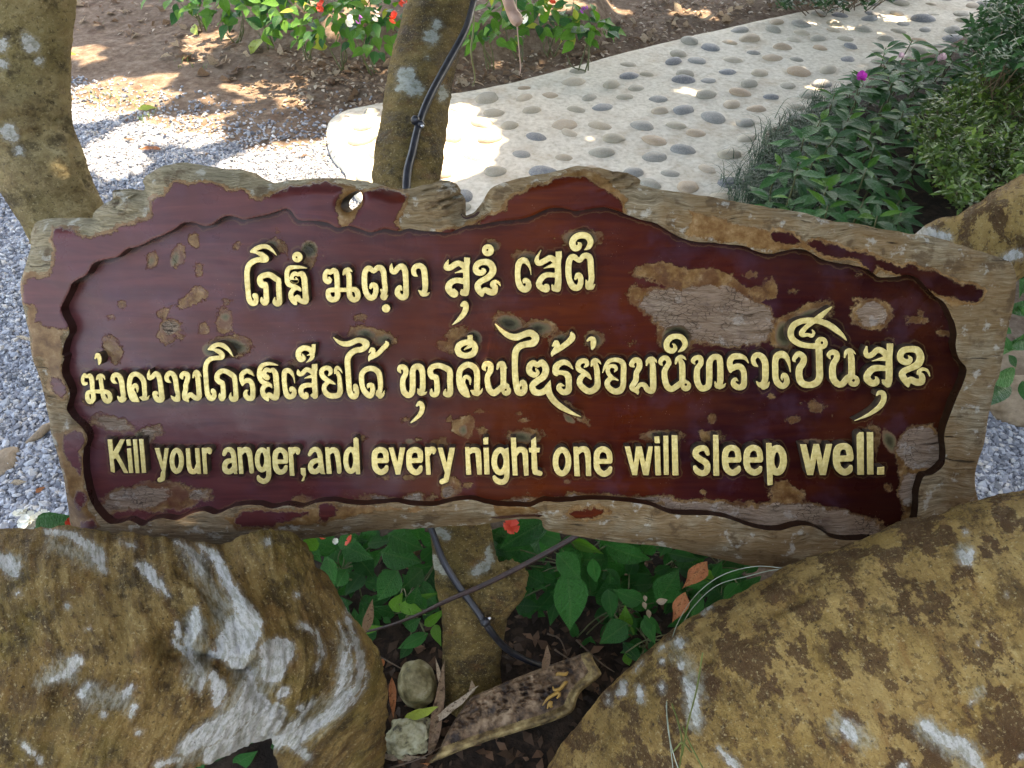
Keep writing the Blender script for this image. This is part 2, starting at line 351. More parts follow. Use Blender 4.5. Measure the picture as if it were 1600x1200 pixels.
# ------------------------------------------------------------------ the lettering, traced stroke by stroke
# block: origin x, y and scale of the tracing, then glyphs separated by newlines "name | stroke ; stroke"
# stroke: chain of x,y,r (smooth); L chain (straight); P polygon of x,y; O cx,cy,rx,ry,r ring; H hole
GLY = [
(370, 370, 10, '''
letter|620,290,4 560,220,20 480,160,35 400,150,36 310,180,36 235,225,25 215,235,12;L 215,235,12 310,245,22;310,250,20 380,275,38 440,320,42 455,350,45 420,365,42 330,360,42 240,395,44 180,460,43 158,560,43 162,700,42 175,850,40 190,970,42 230,1035,42 285,1035,42 300,990,38 295,930,38 275,915,34 262,950,14
letter|385,950,10 390,1000,28 430,1035,42 458,1010,45 460,900,42 455,800,42 440,745,42 400,760,45 370,720,50 362,660,46 390,620,44 460,595,44 530,600,44 600,650,44 650,690,42 655,800,42 665,950,43 660,1030,48 620,1040,46 585,1010,30 590,950,8
letter|1095,490,5 1000,475,22 900,475,30 820,490,36 785,550,38 783,650,38 800,730,40 850,765,36 920,785,34 980,820,26 1000,850,8;940,810,20 880,830,35 845,890,38 855,960,42 900,1020,40 930,1055,14;900,1000,34 945,950,44 980,990,36 1030,1010,42 1075,1000,50 1072,900,46 1062,750,46 1050,640,46 1010,575,38 960,590,30 900,575,34 860,620,32 865,670,32 910,700,28 940,690,24 925,640,12
vowel_mark|945,318,82;H 935,322,14
'''),
(500, 390, 8.889, '''
letter|125,385,10 140,425,26 115,450,32 75,420,35 70,350,32 100,300,32 140,320,30 190,290,36 225,330,38 237,430,36 240,550,36 245,640,38 215,690,38 150,690,40 115,640,36 120,575,34 180,560,32 240,560,32 330,560,28 410,560,32 480,555,36 520,600,38 520,670,38 470,700,36 420,660,38 405,580,36 405,450,36 400,360,36 375,310,34;325,345,12 345,295,26 385,270,24 425,290,16 445,310,5
letter|700,530,20 730,490,34 770,510,36 775,590,36 745,660,38 690,665,40 640,600,38 620,500,38 618,350,38 645,280,38 690,262,38 745,300,30 800,252,38 855,265,40 885,330,38 895,450,36 905,550,36 890,620,40 875,660,36 905,680,22 940,635,6;850,560,15 880,600,30
vowel_mark|918,818,57
letter|995,195,6 990,250,24 1000,300,30 1040,310,34 1090,250,38 1140,235,40 1180,290,40 1190,400,38 1195,550,38 1190,640,40 1140,665,40 1080,620,38 1080,560,36 1110,520,28 1135,560,12
letter|1350,370,10 1310,340,30 1300,280,34 1330,235,36 1390,225,38 1440,270,40 1455,370,42 1462,480,40 1458,560,36 1430,610,40 1395,590,20 1368,568,8;1430,620,34 1480,625,22 1520,600,6
'''),
(680, 370, 8, '''
letter|165,290,6 145,340,24 140,385,34 190,385,36 260,340,36 310,335,34 360,370,36;P 362,255 434,262 434,330 418,400 365,400;L 390,380,36 388,450,38 392,560,38 392,650,38 380,700,42 350,700,40 335,670,16;245,452,4 330,430,18 380,420,36;350,555,36 260,545,34 190,580,38 165,640,42 205,700,42 245,715,44 250,680,18 235,655,8
vowel_mark|335,855,22 370,835,34 385,880,36 365,950,34 310,1020,26 250,1075,14 212,1102,4
letter|590,400,10 610,425,28 580,450,36 525,440,38 505,390,36 540,335,38 610,315,38 680,330,40 720,390,42 715,450,42 660,510,38 570,560,36 530,610,38 545,670,38 580,715,30 585,745,6;580,700,30 625,665,32 680,690,38 735,690,40 750,630,34 715,600,30 740,565,26 790,575,15 815,615,5
vowel_mark|660,168,75;H 652,165,13
'''),
(790, 350, 10, '''
letter|400,795,5 385,700,14 350,620,30 300,570,45 240,580,48 200,650,46 190,780,42 200,900,44 240,990,50 310,1025,48 360,980,46 345,900,40 300,880,34 285,920,12
letter|555,410,4 500,510,22 490,580,38 530,615,42 620,570,44 700,530,44 780,580,46;P 785,432 878,425 880,520 855,620 785,620;L 822,580,46 818,640,46 822,760,50 825,900,50 810,1010,55 760,1010,42 730,960,16;595,695,4 700,660,24 780,640,46;770,800,35 650,795,40 570,840,44 520,940,46 570,1000,48 640,1020,48 650,970,32 620,950,12
letter|1090,860,16 1130,800,40 1170,830,42 1175,920,42 1140,990,46 1070,990,50 1010,910,46 985,780,46 990,600,46 1030,520,44 1080,520,44 1155,570,36 1220,500,42 1290,500,46 1325,560,46 1335,700,46 1345,850,44 1320,940,46 1290,980,40 1260,880,10;1300,985,48 1350,990,34 1398,945,6
vowel_mark|1235,405,6 1300,360,36 1330,280,44 1280,195,50 1180,175,50 1090,210,50 1045,290,50 1070,370,50 1130,375,44 1165,320,30 1130,290,6
'''),
(120, 540, 10, '''
tone_mark|285,200,14 320,150,34 350,190,32 355,250,28 345,295,10
letter|130,580,10 150,595,22 110,600,26 90,550,28 95,500,28 120,460,28 150,490,22 200,470,34 232,540,38 240,650,36 250,740,36 260,820,38 225,880,36 180,860,38 160,800,34 170,740,32 230,720,28 330,720,30 420,720,32 490,740,34 520,810,36 500,870,36 450,860,38 410,790,34 395,700,34 380,600,34 370,520,34 345,485,30;310,530,12 335,480,26 380,465,26 420,490,16 438,535,5
letter|620,590,10 570,560,30 560,500,34 600,455,36 660,480,38 695,560,42 715,700,40 725,790,38 700,850,42 665,830,28 635,795,8;705,860,36 750,850,20 772,820,6
letter|970,880,8 930,850,34 870,830,42 830,720,40 818,590,38 850,480,38 920,445,36 1000,490,38 1045,570,40 1055,700,36 1060,780,36 1040,825,36 980,810,8;1040,830,34 1100,830,20 1130,785,6;870,700,24 885,640,28 915,622,32 945,670,22 945,730,8;870,700,24 890,770,40 930,850,36
letter|1130,385,8 1120,450,24 1130,510,30 1180,490,36 1230,440,36 1280,480,40 1305,600,40 1320,750,42 1325,840,45 1260,845,42 1220,790,34 1215,745,32 1250,735,16 1265,765,6
letter|1465,580,8 1410,540,32 1405,480,36 1450,430,36 1510,460,38 1540,540,40 1560,680,38 1580,780,36 1560,840,40 1510,830,28 1470,785,6;1570,850,34 1590,850,24 1612,820,6
'''),
(260, 520, 10, '''
letter|250,720,12 235,680,34 270,640,38 330,660,38 325,740,38 300,820,38 300,890,38 285,950,40 290,1020,40 330,1060,22 348,1085,5;320,1030,28 370,965,34 420,1000,36 470,1025,40 510,1000,42 505,880,40 495,750,40 480,660,36;415,700,12 435,640,26 470,605,26 510,630,18 545,690,4
letter|1045,375,5 960,260,28 880,200,36 800,185,34 720,220,34 655,260,14;L 655,262,12 740,262,20;740,265,20 810,290,36 870,340,36 860,385,38 770,395,34 690,410,38 630,470,38 608,560,38 618,720,38 630,880,38 650,980,40 700,1030,40 740,1000,38 745,930,32 720,900,28 700,935,8
letter|830,950,8 835,1000,26 865,1035,36 888,1000,38 885,880,38 875,790,38 830,770,40 790,720,42 800,650,40 860,600,38 930,605,38 1010,650,40 1060,700,40 1075,820,38 1085,960,38 1080,1030,42 1030,1040,40 1000,1000,26 1005,940,6
letter|1370,680,5 1310,620,30 1250,600,36 1180,650,36 1175,730,38 1190,790,30 1185,830,6;1195,780,28 1260,745,36 1320,770,38 1345,850,40 1350,960,40 1335,1020,42 1280,1025,40 1235,980,36 1240,920,26 1275,895,5
'''),
(400, 520, 10, '''
letter|340,510,5 260,490,22 170,485,28 90,520,36 55,600,38 58,700,38 100,770,36 160,795,34 220,820,26 250,865,6;180,820,24 120,850,36 100,920,38 130,990,40 170,1030,34 190,1068,6;170,1010,30 205,970,38 260,1010,38 310,1005,50 325,900,44 315,760,44 305,650,44 265,585,36 220,595,28 160,580,34 125,630,34 135,690,32 180,715,28 190,690,20 165,650,6
letter|605,790,5 590,700,14 555,630,30 500,590,40 445,620,42 440,750,38 455,880,38 480,970,42 530,1005,40 590,970,40 590,900,36 550,870,30 535,920,8
letter|655,585,12 670,640,34 720,640,34 780,580,36 840,590,36 890,630,36;P 872,492 955,488 962,570 948,640 870,640;L 912,620,38 912,800,42 925,930,42 920,990,46 880,980,26 855,970,6;755,715,4 830,690,20 890,680,34;880,820,30 790,820,38 720,850,40 700,920,40 730,980,42 780,1000,42 790,960,26 770,930,6
vowel_mark|785,465,5 850,420,24 880,370,34 870,300,36 820,250,40 740,240,42 670,290,44 665,370,44 700,420,42 750,400,30 735,350,12 720,330,4;P 868,180 932,180 930,270 912,350 870,350;795,355,4 860,335,20
letter|1130,670,8 1165,630,28 1155,570,36 1090,550,36 1030,590,38 1030,660,38 1080,720,38 1150,760,30 1210,790,18 1245,805,4;1130,770,30 1070,830,36 1070,900,38 1120,970,42 1210,990,42 1290,970,44 1315,900,42 1308,780,36 1300,690,32 1270,620,28;1230,635,12 1245,570,26 1275,545,26 1320,585,16 1350,635,4
'''),
(490, 510, 9.23, '''
letter|285,160,6 360,225,24 440,255,36 530,245,40 620,205,38 690,205,38 750,240,50 760,280,42 700,330,40 600,350,40 520,410,42 488,490,42 495,620,40 505,780,40 515,920,38 550,1000,42 600,1010,38 625,960,32 615,880,32 595,860,26 582,930,10
letter|780,890,8 800,850,32 845,860,34 850,940,36 820,1005,36 760,970,40 710,890,38 690,760,38 700,680,38 760,620,38 850,610,38 930,660,40 955,740,38 965,850,36 955,940,34 930,980,36 915,930,10;960,1010,36 1000,985,22 1020,930,5
tone_mark|800,375,10 840,330,26 865,350,28 850,400,28 825,440,34 805,470,20 798,500,8;830,445,36 920,400,32 1000,320,34 1055,260,34 1045,220,12
'''),
(610, 510, 7.5, '''
letter|120,545,8 100,510,22 120,475,28 170,490,32 180,550,30 148,620,30 145,700,32 160,770,34 210,810,32 255,770,34 262,650,34 262,530,34 290,475,32 350,480,38 375,540,34 380,650,32 375,740,34 350,780,32 320,735,8;365,785,32 405,785,16 428,770,5
vowel_mark|310,930,12 345,900,26 375,950,30 350,1030,26 290,1090,18 240,1130,6
letter|480,740,10 485,790,26 520,805,28 548,770,32 545,680,32 535,600,32 490,590,34 465,530,34 490,480,32 560,460,32 640,485,34 695,530,34 698,650,34 702,770,34 680,800,34 640,790,24 645,740,8
letter|930,825,8 890,800,32 830,740,34 808,640,34 812,530,34 860,470,34 920,450,34 990,490,34 1015,560,34 1015,680,34 1010,760,34 990,780,32 945,755,8;1020,790,30 1060,770,16 1078,735,5;860,690,16 862,620,20 890,592,24 930,620,18 935,680,6;865,680,20 875,740,34 900,800,30
vowel_mark|785,270,34 810,220,36 880,190,34 960,200,36 995,260,34 965,320,36 885,345,34 810,320,36 785,270,34;P 905,105 965,100 968,190 905,190;865,275,4 910,245,16 950,225,20
'''),
(740, 495, 6.856, '''
letter|125,575,8 108,545,22 130,505,26 180,520,30 180,580,30 150,640,28 150,710,30 170,780,32 215,820,32 260,790,32 310,750,30 350,745,34;350,795,52;320,730,32 320,650,30 318,560,32 310,520,24;255,560,10 275,510,22 315,500,22 355,550,5;H 345,783,12
letter|232,80,5 300,150,20 380,205,30 460,220,36 540,190,34 610,175,36 665,220,38 640,280,38 560,295,34 490,320,34 450,380,34 443,480,32 445,620,32 460,740,34 480,810,32 530,810,32 550,760,30 540,710,26 515,700,20 505,740,8
letter|670,560,10 690,600,18 650,625,28 600,590,32 600,530,32 640,495,30 685,520,26 735,490,32 775,560,36 750,640,36 680,690,34 630,740,32 650,800,34 710,815,32 770,790,32 800,750,30 822,685,4;800,770,34 820,840,34 880,920,32 960,980,28 1050,1030,18 1150,1072,4
tone_mark|850,310,12 885,275,24 900,310,26 880,350,26 850,390,20 840,420,8;860,385,22 940,330,28 1020,270,30 1060,220,32 1050,175,14
letter|1065,560,5 1010,500,26 950,490,30 890,530,34 880,590,34 890,620,18;890,600,28 950,600,24 1010,630,34 1020,720,32 1015,790,34 960,810,30 915,765,28 930,730,20 970,740,6
'''),
(850, 510, 8.889, '''
tone_mark|605,200,12 650,170,28 685,190,38 685,260,36 670,315,14
letter|560,570,8 600,530,28 580,480,32 510,490,36 475,540,36 490,600,36 560,640,32 610,680,30 655,735,8;560,670,30 510,720,38 495,790,38 550,860,42 630,905,42 710,870,42 745,810,42 742,700,38 735,600,38 715,520,32;660,550,12 680,490,26 720,465,24 765,490,16 793,525,4
letter|815,645,5 850,560,18 900,490,28 970,465,28 1060,480,34 1105,540,38 1105,680,38 1100,820,38 1060,890,44 980,905,40 900,850,38 880,780,36 920,730,32 960,720,24 1030,750,8;950,720,28 900,660,28 885,600,28 920,555,26 980,555,26 1005,590,22 980,635,6
letter|1250,560,12 1215,530,32 1260,470,36 1320,490,40 1325,570,38 1285,650,36 1280,740,38 1240,810,38 1225,860,34 1290,900,30 1305,945,5;1290,870,24 1340,810,28 1400,820,34 1440,880,38 1500,890,44 1520,820,42 1515,650,42 1510,530,38 1480,480,30;1425,540,12 1450,470,28 1500,445,26 1550,475,16 1568,505,4
'''),
(970, 510, 10, '''
letter|650,610,10 620,560,32 660,500,36 720,500,36 755,570,38 710,650,40 685,720,44 695,850,46 735,950,46 800,980,44 870,940,44 940,890,44 1000,880,46;1018,932,82;965,860,45 965,720,46 960,600,46 935,540,36;860,585,12 885,510,28 940,475,28 990,490,18 1022,525,4;H 1018,912,20
vowel_mark|900,400,6 960,360,30 1010,280,40 970,190,42 880,155,40 780,180,44 720,260,44 730,350,44 800,385,42 850,350,34 840,295,20 810,275,6
letter|1160,590,8 1130,540,32 1180,490,36 1245,500,40 1255,580,40 1205,650,42 1190,750,46 1200,870,48 1250,960,46 1300,970,46 1370,930,48 1385,800,48 1385,600,48 1410,520,44 1470,475,44 1540,500,48 1555,600,46 1560,800,46 1555,863,46 1540,930,42 1500,930,30 1475,870,10;1550,940,44 1610,930,22 1639,890,5
'''),
(1110, 540, 10.667, '''
letter|640,295,5 580,210,30 480,180,48 380,190,50 330,260,48 330,350,46 340,420,30 335,450,8;350,390,44 440,350,48 520,370,50 560,450,46 565,580,46 550,670,52 480,700,46 400,660,46 385,600,36 420,560,26 465,595,6
letter|795,350,8 740,310,34 715,240,38 750,170,42 820,160,46 890,220,52 920,320,52 920,450,54 915,570,50 880,650,52 820,650,36 770,600,8;890,690,46 950,670,28 985,605,5
letter|1338,440,6 1315,320,20 1280,210,42 1210,150,58 1120,170,56 1085,260,50 1085,400,50 1090,540,50 1130,630,52 1210,680,46 1275,620,46 1265,530,42 1225,490,36 1195,540,20 1200,580,5
'''),
(1210, 470, 8, '''
letter|265,765,6 245,740,20 265,700,28 310,665,34 370,710,36 360,780,40 315,850,42 315,960,42 350,1030,42 430,1055,38 520,1030,42 565,960,42 565,800,42 560,620,42 555,560,40;590,530,78;540,565,36 440,565,32 320,540,36 230,480,38 205,400,38 240,310,38 330,260,36 440,245,34 560,255,34 680,300,38 780,370,34 850,430,22 905,495,5;715,80,8 640,140,24 560,210,36 490,260,30 400,330,28 345,400,34 360,430,26 420,425,20 470,440,22 495,400,16 475,365,6;H 597,525,18
letter|700,725,8 680,680,24 720,645,32 775,660,36 780,720,36 740,790,38 728,880,42 740,980,42 800,1045,38 860,1035,38 910,970,38 970,950,40;968,920,42 968,800,40 962,700,38 945,650,28;880,710,8 900,640,22 945,620,26 990,640,14 1020,670,3;995,1003,73;H 993,998,19
'''),
(1320, 520, 8, '''
letter|275,180,14 265,250,28 290,290,32 350,270,34 410,215,34 470,230,38 530,280,40;P 528,135 608,135 605,230 590,330 528,330;L 556,300,40 555,360,42 558,480,42 555,600,42 540,640,44 500,620,32 475,595,12;340,355,3 430,335,16 530,320,38;530,450,32 430,440,36 350,455,40 290,520,42 285,580,44 340,630,40 395,620,38 405,580,22 385,550,6
vowel_mark|400,785,8 430,750,24 480,760,32 490,830,34 450,910,32 370,980,26 260,1045,16 125,1100,3
letter|800,290,6 825,330,26 790,370,36 720,350,40 695,290,40 730,225,40 820,205,38 910,220,44 950,300,46 920,390,46 830,440,38 745,480,38 720,530,42 760,600,40 790,650,26 795,680,4;780,630,34 830,590,40 900,620,42 960,610,42 970,550,36 940,510,22;915,515,14 930,480,22 980,455,20 1040,480,16 1065,545,4
'''),
(155, 670, 8.889, '''
letter|P 115,150 178,150 216,612 160,595;P 292,150 356,150 262,350 232,410 195,425 180,345;P 215,345 262,348 402,616 345,614 228,405
letter|P 372,152 432,150 440,238 385,238;P 385,278 440,275 472,615 412,615
letter|P 465,150 522,150 558,617 505,617
letter|P 552,145 612,145 650,612 592,615
letter|P 768,270 832,270 885,480 900,620 860,560;P 908,272 965,272 925,540 900,700 862,640 872,560 885,470;L 886,620,32 878,695,34 840,712,32
letter|O 1075,448,66,147,33
letter|P 1200,275 1255,275 1280,540 1215,540;1247,520,31 1265,580,34 1310,600,34 1350,570,32 1370,500,30;P 1328,272 1388,272 1413,630 1360,630
letter|P 1422,268 1480,268 1502,630 1448,630;1465,340,20 1500,300,32 1530,302,34 1535,330,26
'''),
(335, 670, 6.667, '''
letter|100,265,20 120,225,24 165,220,26 195,260,26 205,340,26 215,430,24;190,330,22 130,345,28 105,390,26 120,440,28 170,445,26 205,400,22;P 190,420 225,420 240,472 205,472
letter|P 238,195 280,195 303,472 258,472;270,260,24 310,222,28 350,230,30 370,290,26 380,380,24 388,445,24
letter|O 495,325,50,105,25;P 545,195 575,195 585,500 545,480;560,300,24 565,420,24 562,510,26 520,550,26 470,530,24 455,500,14
letter|L 640,345,24 735,345,20;745,345,22 735,260,26 690,222,26 640,250,28 630,340,26 645,420,28 685,455,26 730,435,24 745,398,18
letter|P 768,195 815,195 833,492 785,492;800,260,22 835,220,28 870,225,24 868,250,20
letter|P 897,412 948,412 952,480 930,545 905,550 925,500 900,470
letter|990,270,18 1020,225,24 1065,218,26 1095,260,26 1105,340,26 1118,440,26;1085,330,22 1030,345,28 1000,390,26 1015,440,28 1065,445,26 1100,400,22;P 1095,420 1135,420 1155,475 1110,472
letter|P 1152,195 1195,195 1222,472 1170,472;1180,260,24 1225,225,28 1265,235,30 1283,290,26 1295,380,24 1300,447,24
letter|O 1420,330,52,115,26;P 1447,105 1475,88 1500,105 1520,475 1475,475 1455,300
'''),
(565, 670, 10, '''
letter|L 230,500,38 388,500,38;385,480,40 370,370,44 295,330,44 215,370,46 200,500,44 220,620,46 295,680,44 370,650,42 390,597,28
letter|P 420,295 495,295 560,520 600,295 682,295 605,718 535,718
letter|L 770,498,38 922,498,36;920,478,40 910,370,44 835,330,44 755,370,46 740,500,44 760,620,46 840,685,44 905,655,42 925,602,28
letter|P 988,290 1055,290 1082,720 1010,720;1040,400,34 1090,325,42 1130,335,36 1125,380,22
letter|P 1188,297 1265,297 1330,540 1375,297 1462,297 1380,700 1300,690;L 1345,680,42 1320,800,42 1255,830,38
'''),
(715, 670, 10, '''
letter|P 118,288 182,288 215,720 135,720;160,380,38 230,335,42 310,350,46 325,430,42 335,560,42 340,640,38;P 297,600 372,600 380,718 308,718
letter|P 400,155 430,138 480,138 480,245 405,245;P 405,298 488,298 500,715 420,715
letter|O 668,510,95,175,44;P 720,320 795,295 808,500 808,720 735,720;768,500,40 770,740,40 735,820,42 670,835,42 600,800,40 575,760,28
letter|P 832,140 912,140 940,730 862,730;900,400,40 960,330,42 1040,345,46 1060,440,42 1064,560,40;P 1022,500 1103,500 1112,730 1040,738
letter|P 1150,180 1225,125 1240,500 1250,640 1160,640;P 1115,300 1290,300 1280,370 1120,370;L 1200,600,40 1215,680,42 1290,700,38
'''),
(850, 670, 7.273, '''
letter|O 205,375,74,135,32
letter|P 335,205 388,205 410,540 348,540;370,280,28 425,235,32 480,245,34 500,310,32 505,400,29;P 475,350 532,350 538,538 478,538
letter|L 630,372,28 752,372,26;750,350,30 735,270,32 670,232,32 610,270,34 598,370,32 610,460,34 675,515,32 735,490,32 755,450,22
letter|P 918,203 978,203 1022,400 1048,203 1112,203 1150,390 1190,203 1238,203 1190,528 1130,528 1085,330 1058,528 1005,528
letter|P 1255,90 1310,88 1318,165 1260,165;P 1258,200 1318,200 1330,530 1268,530
letter|P 1358,82 1412,80 1420,524 1366,524
letter|P 1453,75 1517,75 1530,530 1462,530
'''),
(1070, 670, 9.412, '''
letter|340,370,28 310,300,38 250,285,42 175,320,44 165,390,44 230,450,44 310,500,46 335,570,44 310,640,44 245,655,42 180,620,42 150,565,26
letter|P 420,92 495,92 508,692 425,692
letter|L 630,462,38 796,462,36;795,440,40 770,320,42 690,280,42 610,330,46 595,470,44 620,590,46 700,650,44 780,610,42 800,570,24
letter|L 950,462,38 1116,462,36;1115,440,40 1090,320,42 1010,280,42 930,330,46 910,470,44 935,590,46 1020,645,44 1090,620,42 1115,575,26
letter|P 1200,210 1280,210 1295,600 1295,825 1220,835 1205,500;O 1360,465,95,175,50
'''),
(1240, 665, 10, '''
letter|P 103,295 200,295 262,560 315,290 400,290 455,550 515,290 605,290 505,775 412,775 360,510 308,775 215,775
letter|L 700,520,46 892,516,46;890,480,50 860,360,52 780,325,50 690,370,54 670,530,52 700,660,52 790,730,50 870,700,48 895,650,32
letter|P 990,150 1030,105 1098,105 1100,770 1000,770
letter|P 1148,105 1245,105 1252,765 1155,765
letter|P 1312,655 1420,645 1418,765 1310,768
'''),
]
def parse_glyphs():
    out = []
    for ox, oy, sc, txt in GLY:
        for line in txt.strip().splitlines():
            name, body = line.split('|'); prims = []
            for st in body.split(';'):
                st = st.strip(); k = st[0] if st[0] in 'LPOH' else 'S'
                nums = [[float(v) for v in t.split(',')] for t in (st[1:] if k != 'S' else st).split()]
                if k == 'P': prims.append(('P', np.array([[ox + a / sc, oy + b / sc] for a, b in nums])))
                elif k == 'O':
                    cx, cy, rx, ry, r = nums[0]; t = np.linspace(0, 2 * np.pi, 29)
                    prims.append(('S', np.stack([ox + (cx + rx * np.cos(t)) / sc, oy + (cy + ry * np.sin(t)) / sc, np.full(29, r / sc)], -1)))
                else:
                    a = np.array([[ox + x / sc, oy + y / sc, r / sc] for x, y, r in nums])
                    if k == 'S' and len(a) > 2: a = catmull(a, n=4); a[:, 2] = np.maximum(a[:, 2], .25)
                    prims.append(('H' if k == 'H' else 'S', a))
            out.append((name, prims))
    return out
def sd_glyph(X, Y, prims):
    d = np.full(X.shape, 1e9)
    for k, a in prims:
        if k == 'S': d = np.minimum(d, sd_stroke(X, Y, a))
        elif k == 'P': d = np.minimum(d, sd_poly(X, Y, a))
    for k, a in prims:
        if k == 'H': d = np.maximum(d, -sd_stroke(X, Y, a))
    return d
def glyph_box(prims, pad):
    xs = np.concatenate([a[:, 0] for k, a in prims]); ys = np.concatenate([a[:, 1] for k, a in prims])
    r = max([a[:, 2].max() for k, a in prims if k != 'P'] or [0]) + pad
    return xs.min() - r, xs.max() + r, ys.min() - r, ys.max() + r
def contours(D, x0, y0, h):
    """marching squares: closed loops of points where D = 0"""
    ins = D < 0; ny, nx = D.shape
    code = ins[:-1, :-1] * 1 + ins[:-1, 1:] * 2 + ins[1:, 1:] * 4 + ins[1:, :-1] * 8
    segs = {}
    T = {1: [(3, 0)], 2: [(0, 1)], 3: [(3, 1)], 4: [(1, 2)], 5: [(3, 2), (1, 0)], 6: [(0, 2)], 7: [(3, 2)], 8: [(2, 3)], 9: [(2, 0)], 10: [(0, 3), (2, 1)], 11: [(2, 1)], 12: [(1, 3)], 13: [(1, 0)], 14: [(0, 3)]}
    nxt = {}; pos = {}
    def ek(j, i, e):                                     # edge key + position
        if e == 0: k = (j, i, 0); a, b = (j, i), (j, i + 1)
        elif e == 2: k = (j + 1, i, 0); a, b = (j + 1, i), (j + 1, i + 1)
        elif e == 3: k = (j, i, 1); a, b = (j, i), (j + 1, i)
        else: k = (j, i + 1, 1); a, b = (j, i + 1), (j + 1, i + 1)
        if k not in pos:
            da, db = D[a], D[b]; t = da / (da - db)
            pos[k] = (x0 + h * (a[1] + t * (b[1] - a[1])), y0 + h * (a[0] + t * (b[0] - a[0])))
        return k
    for j, i in zip(*np.nonzero((code > 0) & (code < 15))):
        for e0, e1 in T[int(code[j, i])]: nxt[ek(j, i, e0)] = ek(j, i, e1)
    loops = []
    while nxt:
        s, c = next(iter(nxt.items())); loop = [s]; del nxt[s]
        while c != s and c in nxt: loop.append(c); c = nxt.pop(c)
        if len(loop) > 8: loops.append(np.array([pos[k] for k in loop]))
    return loops
# ------------------------------------------------------------------ the wooden sign board
TILT = R(30)                                     # its face leans back, the normal points 30 degrees up
BU = np.array([1., 0, 0]); BV = np.array([0, math.sin(TILT), math.cos(TILT)]); BN = np.array([0, -math.cos(TILT), math.sin(TILT)])
BP = W(800, 600, 1.04)
def B(px, py, h):
    """board coordinates (u, v, h) of the point at height h over the board's face"""
    d = rays(px, py); h = np.asarray(h, float)
    t = ((BP - CP) @ BN + h) / (d @ BN)
    P = CP + d * t[..., None] - BP
    return np.stack([P @ BU, P @ BV, h * np.ones(t.shape)], -1)

def cp(ox, oy, s, txt):
    return [[ox + float(a) / s, oy + float(b) / s] for a, b in (t.split(',') for t in txt.split())]
OUT = np.array(
    cp(0, 230, 2.963, '150,978 135,870 120,800 100,700 95,620 110,570 140,470 145,400 175,345 260,330 370,325 425,332 440,300 480,265 524,240 522,198 600,190 655,203 668,185 662,150 700,115 760,85 840,70 930,80 1020,100 1110,105 1160,125 1250,165 1330,155 1440,145 1540,140')
    + cp(500, 230, 2.857, '60,137 170,145 250,160 320,180 400,185 480,165 560,150 610,165 615,200 640,220 640,296 668,300 690,288 720,250 760,190 840,150 950,125 1050,110 1100,95 1150,85 1230,90 1290,105 1370,115 1430,145 1435,170 1520,185 1600,200')
    + cp(1040, 230, 2.857, '150,215 330,245 470,270 600,290 720,325 900,350 1070,385 1150,388 1300,430 1450,480 1530,510 1560,560 1565,620 1555,700 1530,800 1510,900')
    + [[1562, 585], [1554, 605], [1544, 655], [1537, 693], [1526, 728], [1523, 756], [1528, 790], [1515, 850], [1460, 880], [1380, 900], [1250, 895], [1180, 885], [1100, 868], [1040, 855], [950, 845], [870, 832], [850, 825], [843, 811], [800, 812],
       [745, 820], [700, 822], [670, 825], [620, 827], [590, 828], [560, 832], [520, 838], [470, 843], [400, 850], [300, 856], [200, 854], [118, 848], [112, 833]]
    + cp(0, 540, 2.963, '320,780 300,640 270,520 240,420 225,330 185,150'))
REC = np.array(
    cp(0, 230, 2.963, '285,978 300,900 322,850 292,780 285,740 320,670 340,625 400,590 430,540 480,520 540,510 590,470 640,460 700,430 760,405 800,385 850,350 900,350 940,365 980,360 1030,325 1080,320 1130,335 1180,325 1240,310 1290,295 1320,285 1350,295 1380,335 1430,340 1500,345 1550,365')
    + cp(500, 230, 2.857, '40,340 80,360 130,350 180,365 230,380 290,365 350,375 400,362 450,372 520,378 580,380 650,352 720,345 800,330 900,320 960,300 1020,275 1080,270 1130,285 1180,280 1250,268 1320,280 1380,305 1440,325 1500,340 1550,370')
    + cp(1040, 230, 2.857, '60,400 120,420 200,425 280,435 350,440 420,470 480,475 540,460 600,455 650,470 700,500 760,515 830,525 900,545 950,578 1010,580 1080,570 1130,590 1170,630 1210,670 1250,700 1280,760 1300,820 1295,880 1310,943')
    + cp(1040, 560, 2.857, '1345,50 1320,130 1290,200 1260,280 1245,350 1250,430 1240,480 1190,520 1150,530 1130,600 1125,680 1100,760 1000,815 930,810 860,812 790,812 730,795 680,760 620,745 560,755 510,768 440,765 360,745 280,715 200,702 100,700 20,694')
    + cp(500, 680, 2.857, '1500,325 1450,310 1380,300 1290,290 1200,288 1130,295 1060,300 1000,295 940,318 880,318 800,315 740,305 680,290 600,295 540,310 480,318 400,312 340,300 280,305 200,312 120,305 60,295')
    + cp(0, 540, 2.963, '1460,730 1400,750 1330,740 1260,755 1200,738 1120,740 1060,755 1000,782 940,765 880,780 820,808 760,800 700,810 660,835 600,810 550,825 500,820 450,770 420,720 400,660 385,580 385,500 405,430 380,380 330,330 310,290 325,230 310,180 285,120 300,50'))
HOLE = np.array(cp(500, 230, 2.857, '95,250 110,225 150,200 180,198 190,225 180,250 140,285 115,290 95,270'))
OUT = catmull(OUT, n=4, closed=True); REC = catmull(REC, n=4, closed=True); HOLE = catmull(HOLE, n=5, closed=True)
nrm = np.stack([np.gradient(OUT[:, 1]), -np.gradient(OUT[:, 0])], -1); nrm /= np.linalg.norm(nrm, axis=1)[:, None] + 1e-9
k_ = np.arange(len(OUT)); up_ = (OUT[:, 1] < 420)
OUT = OUT + nrm * (fbm(col3(OUT[:, 0] / 14, OUT[:, 1] / 14, 0), 3, 5) * np.where(up_, 2.6, 1.2))[:, None]
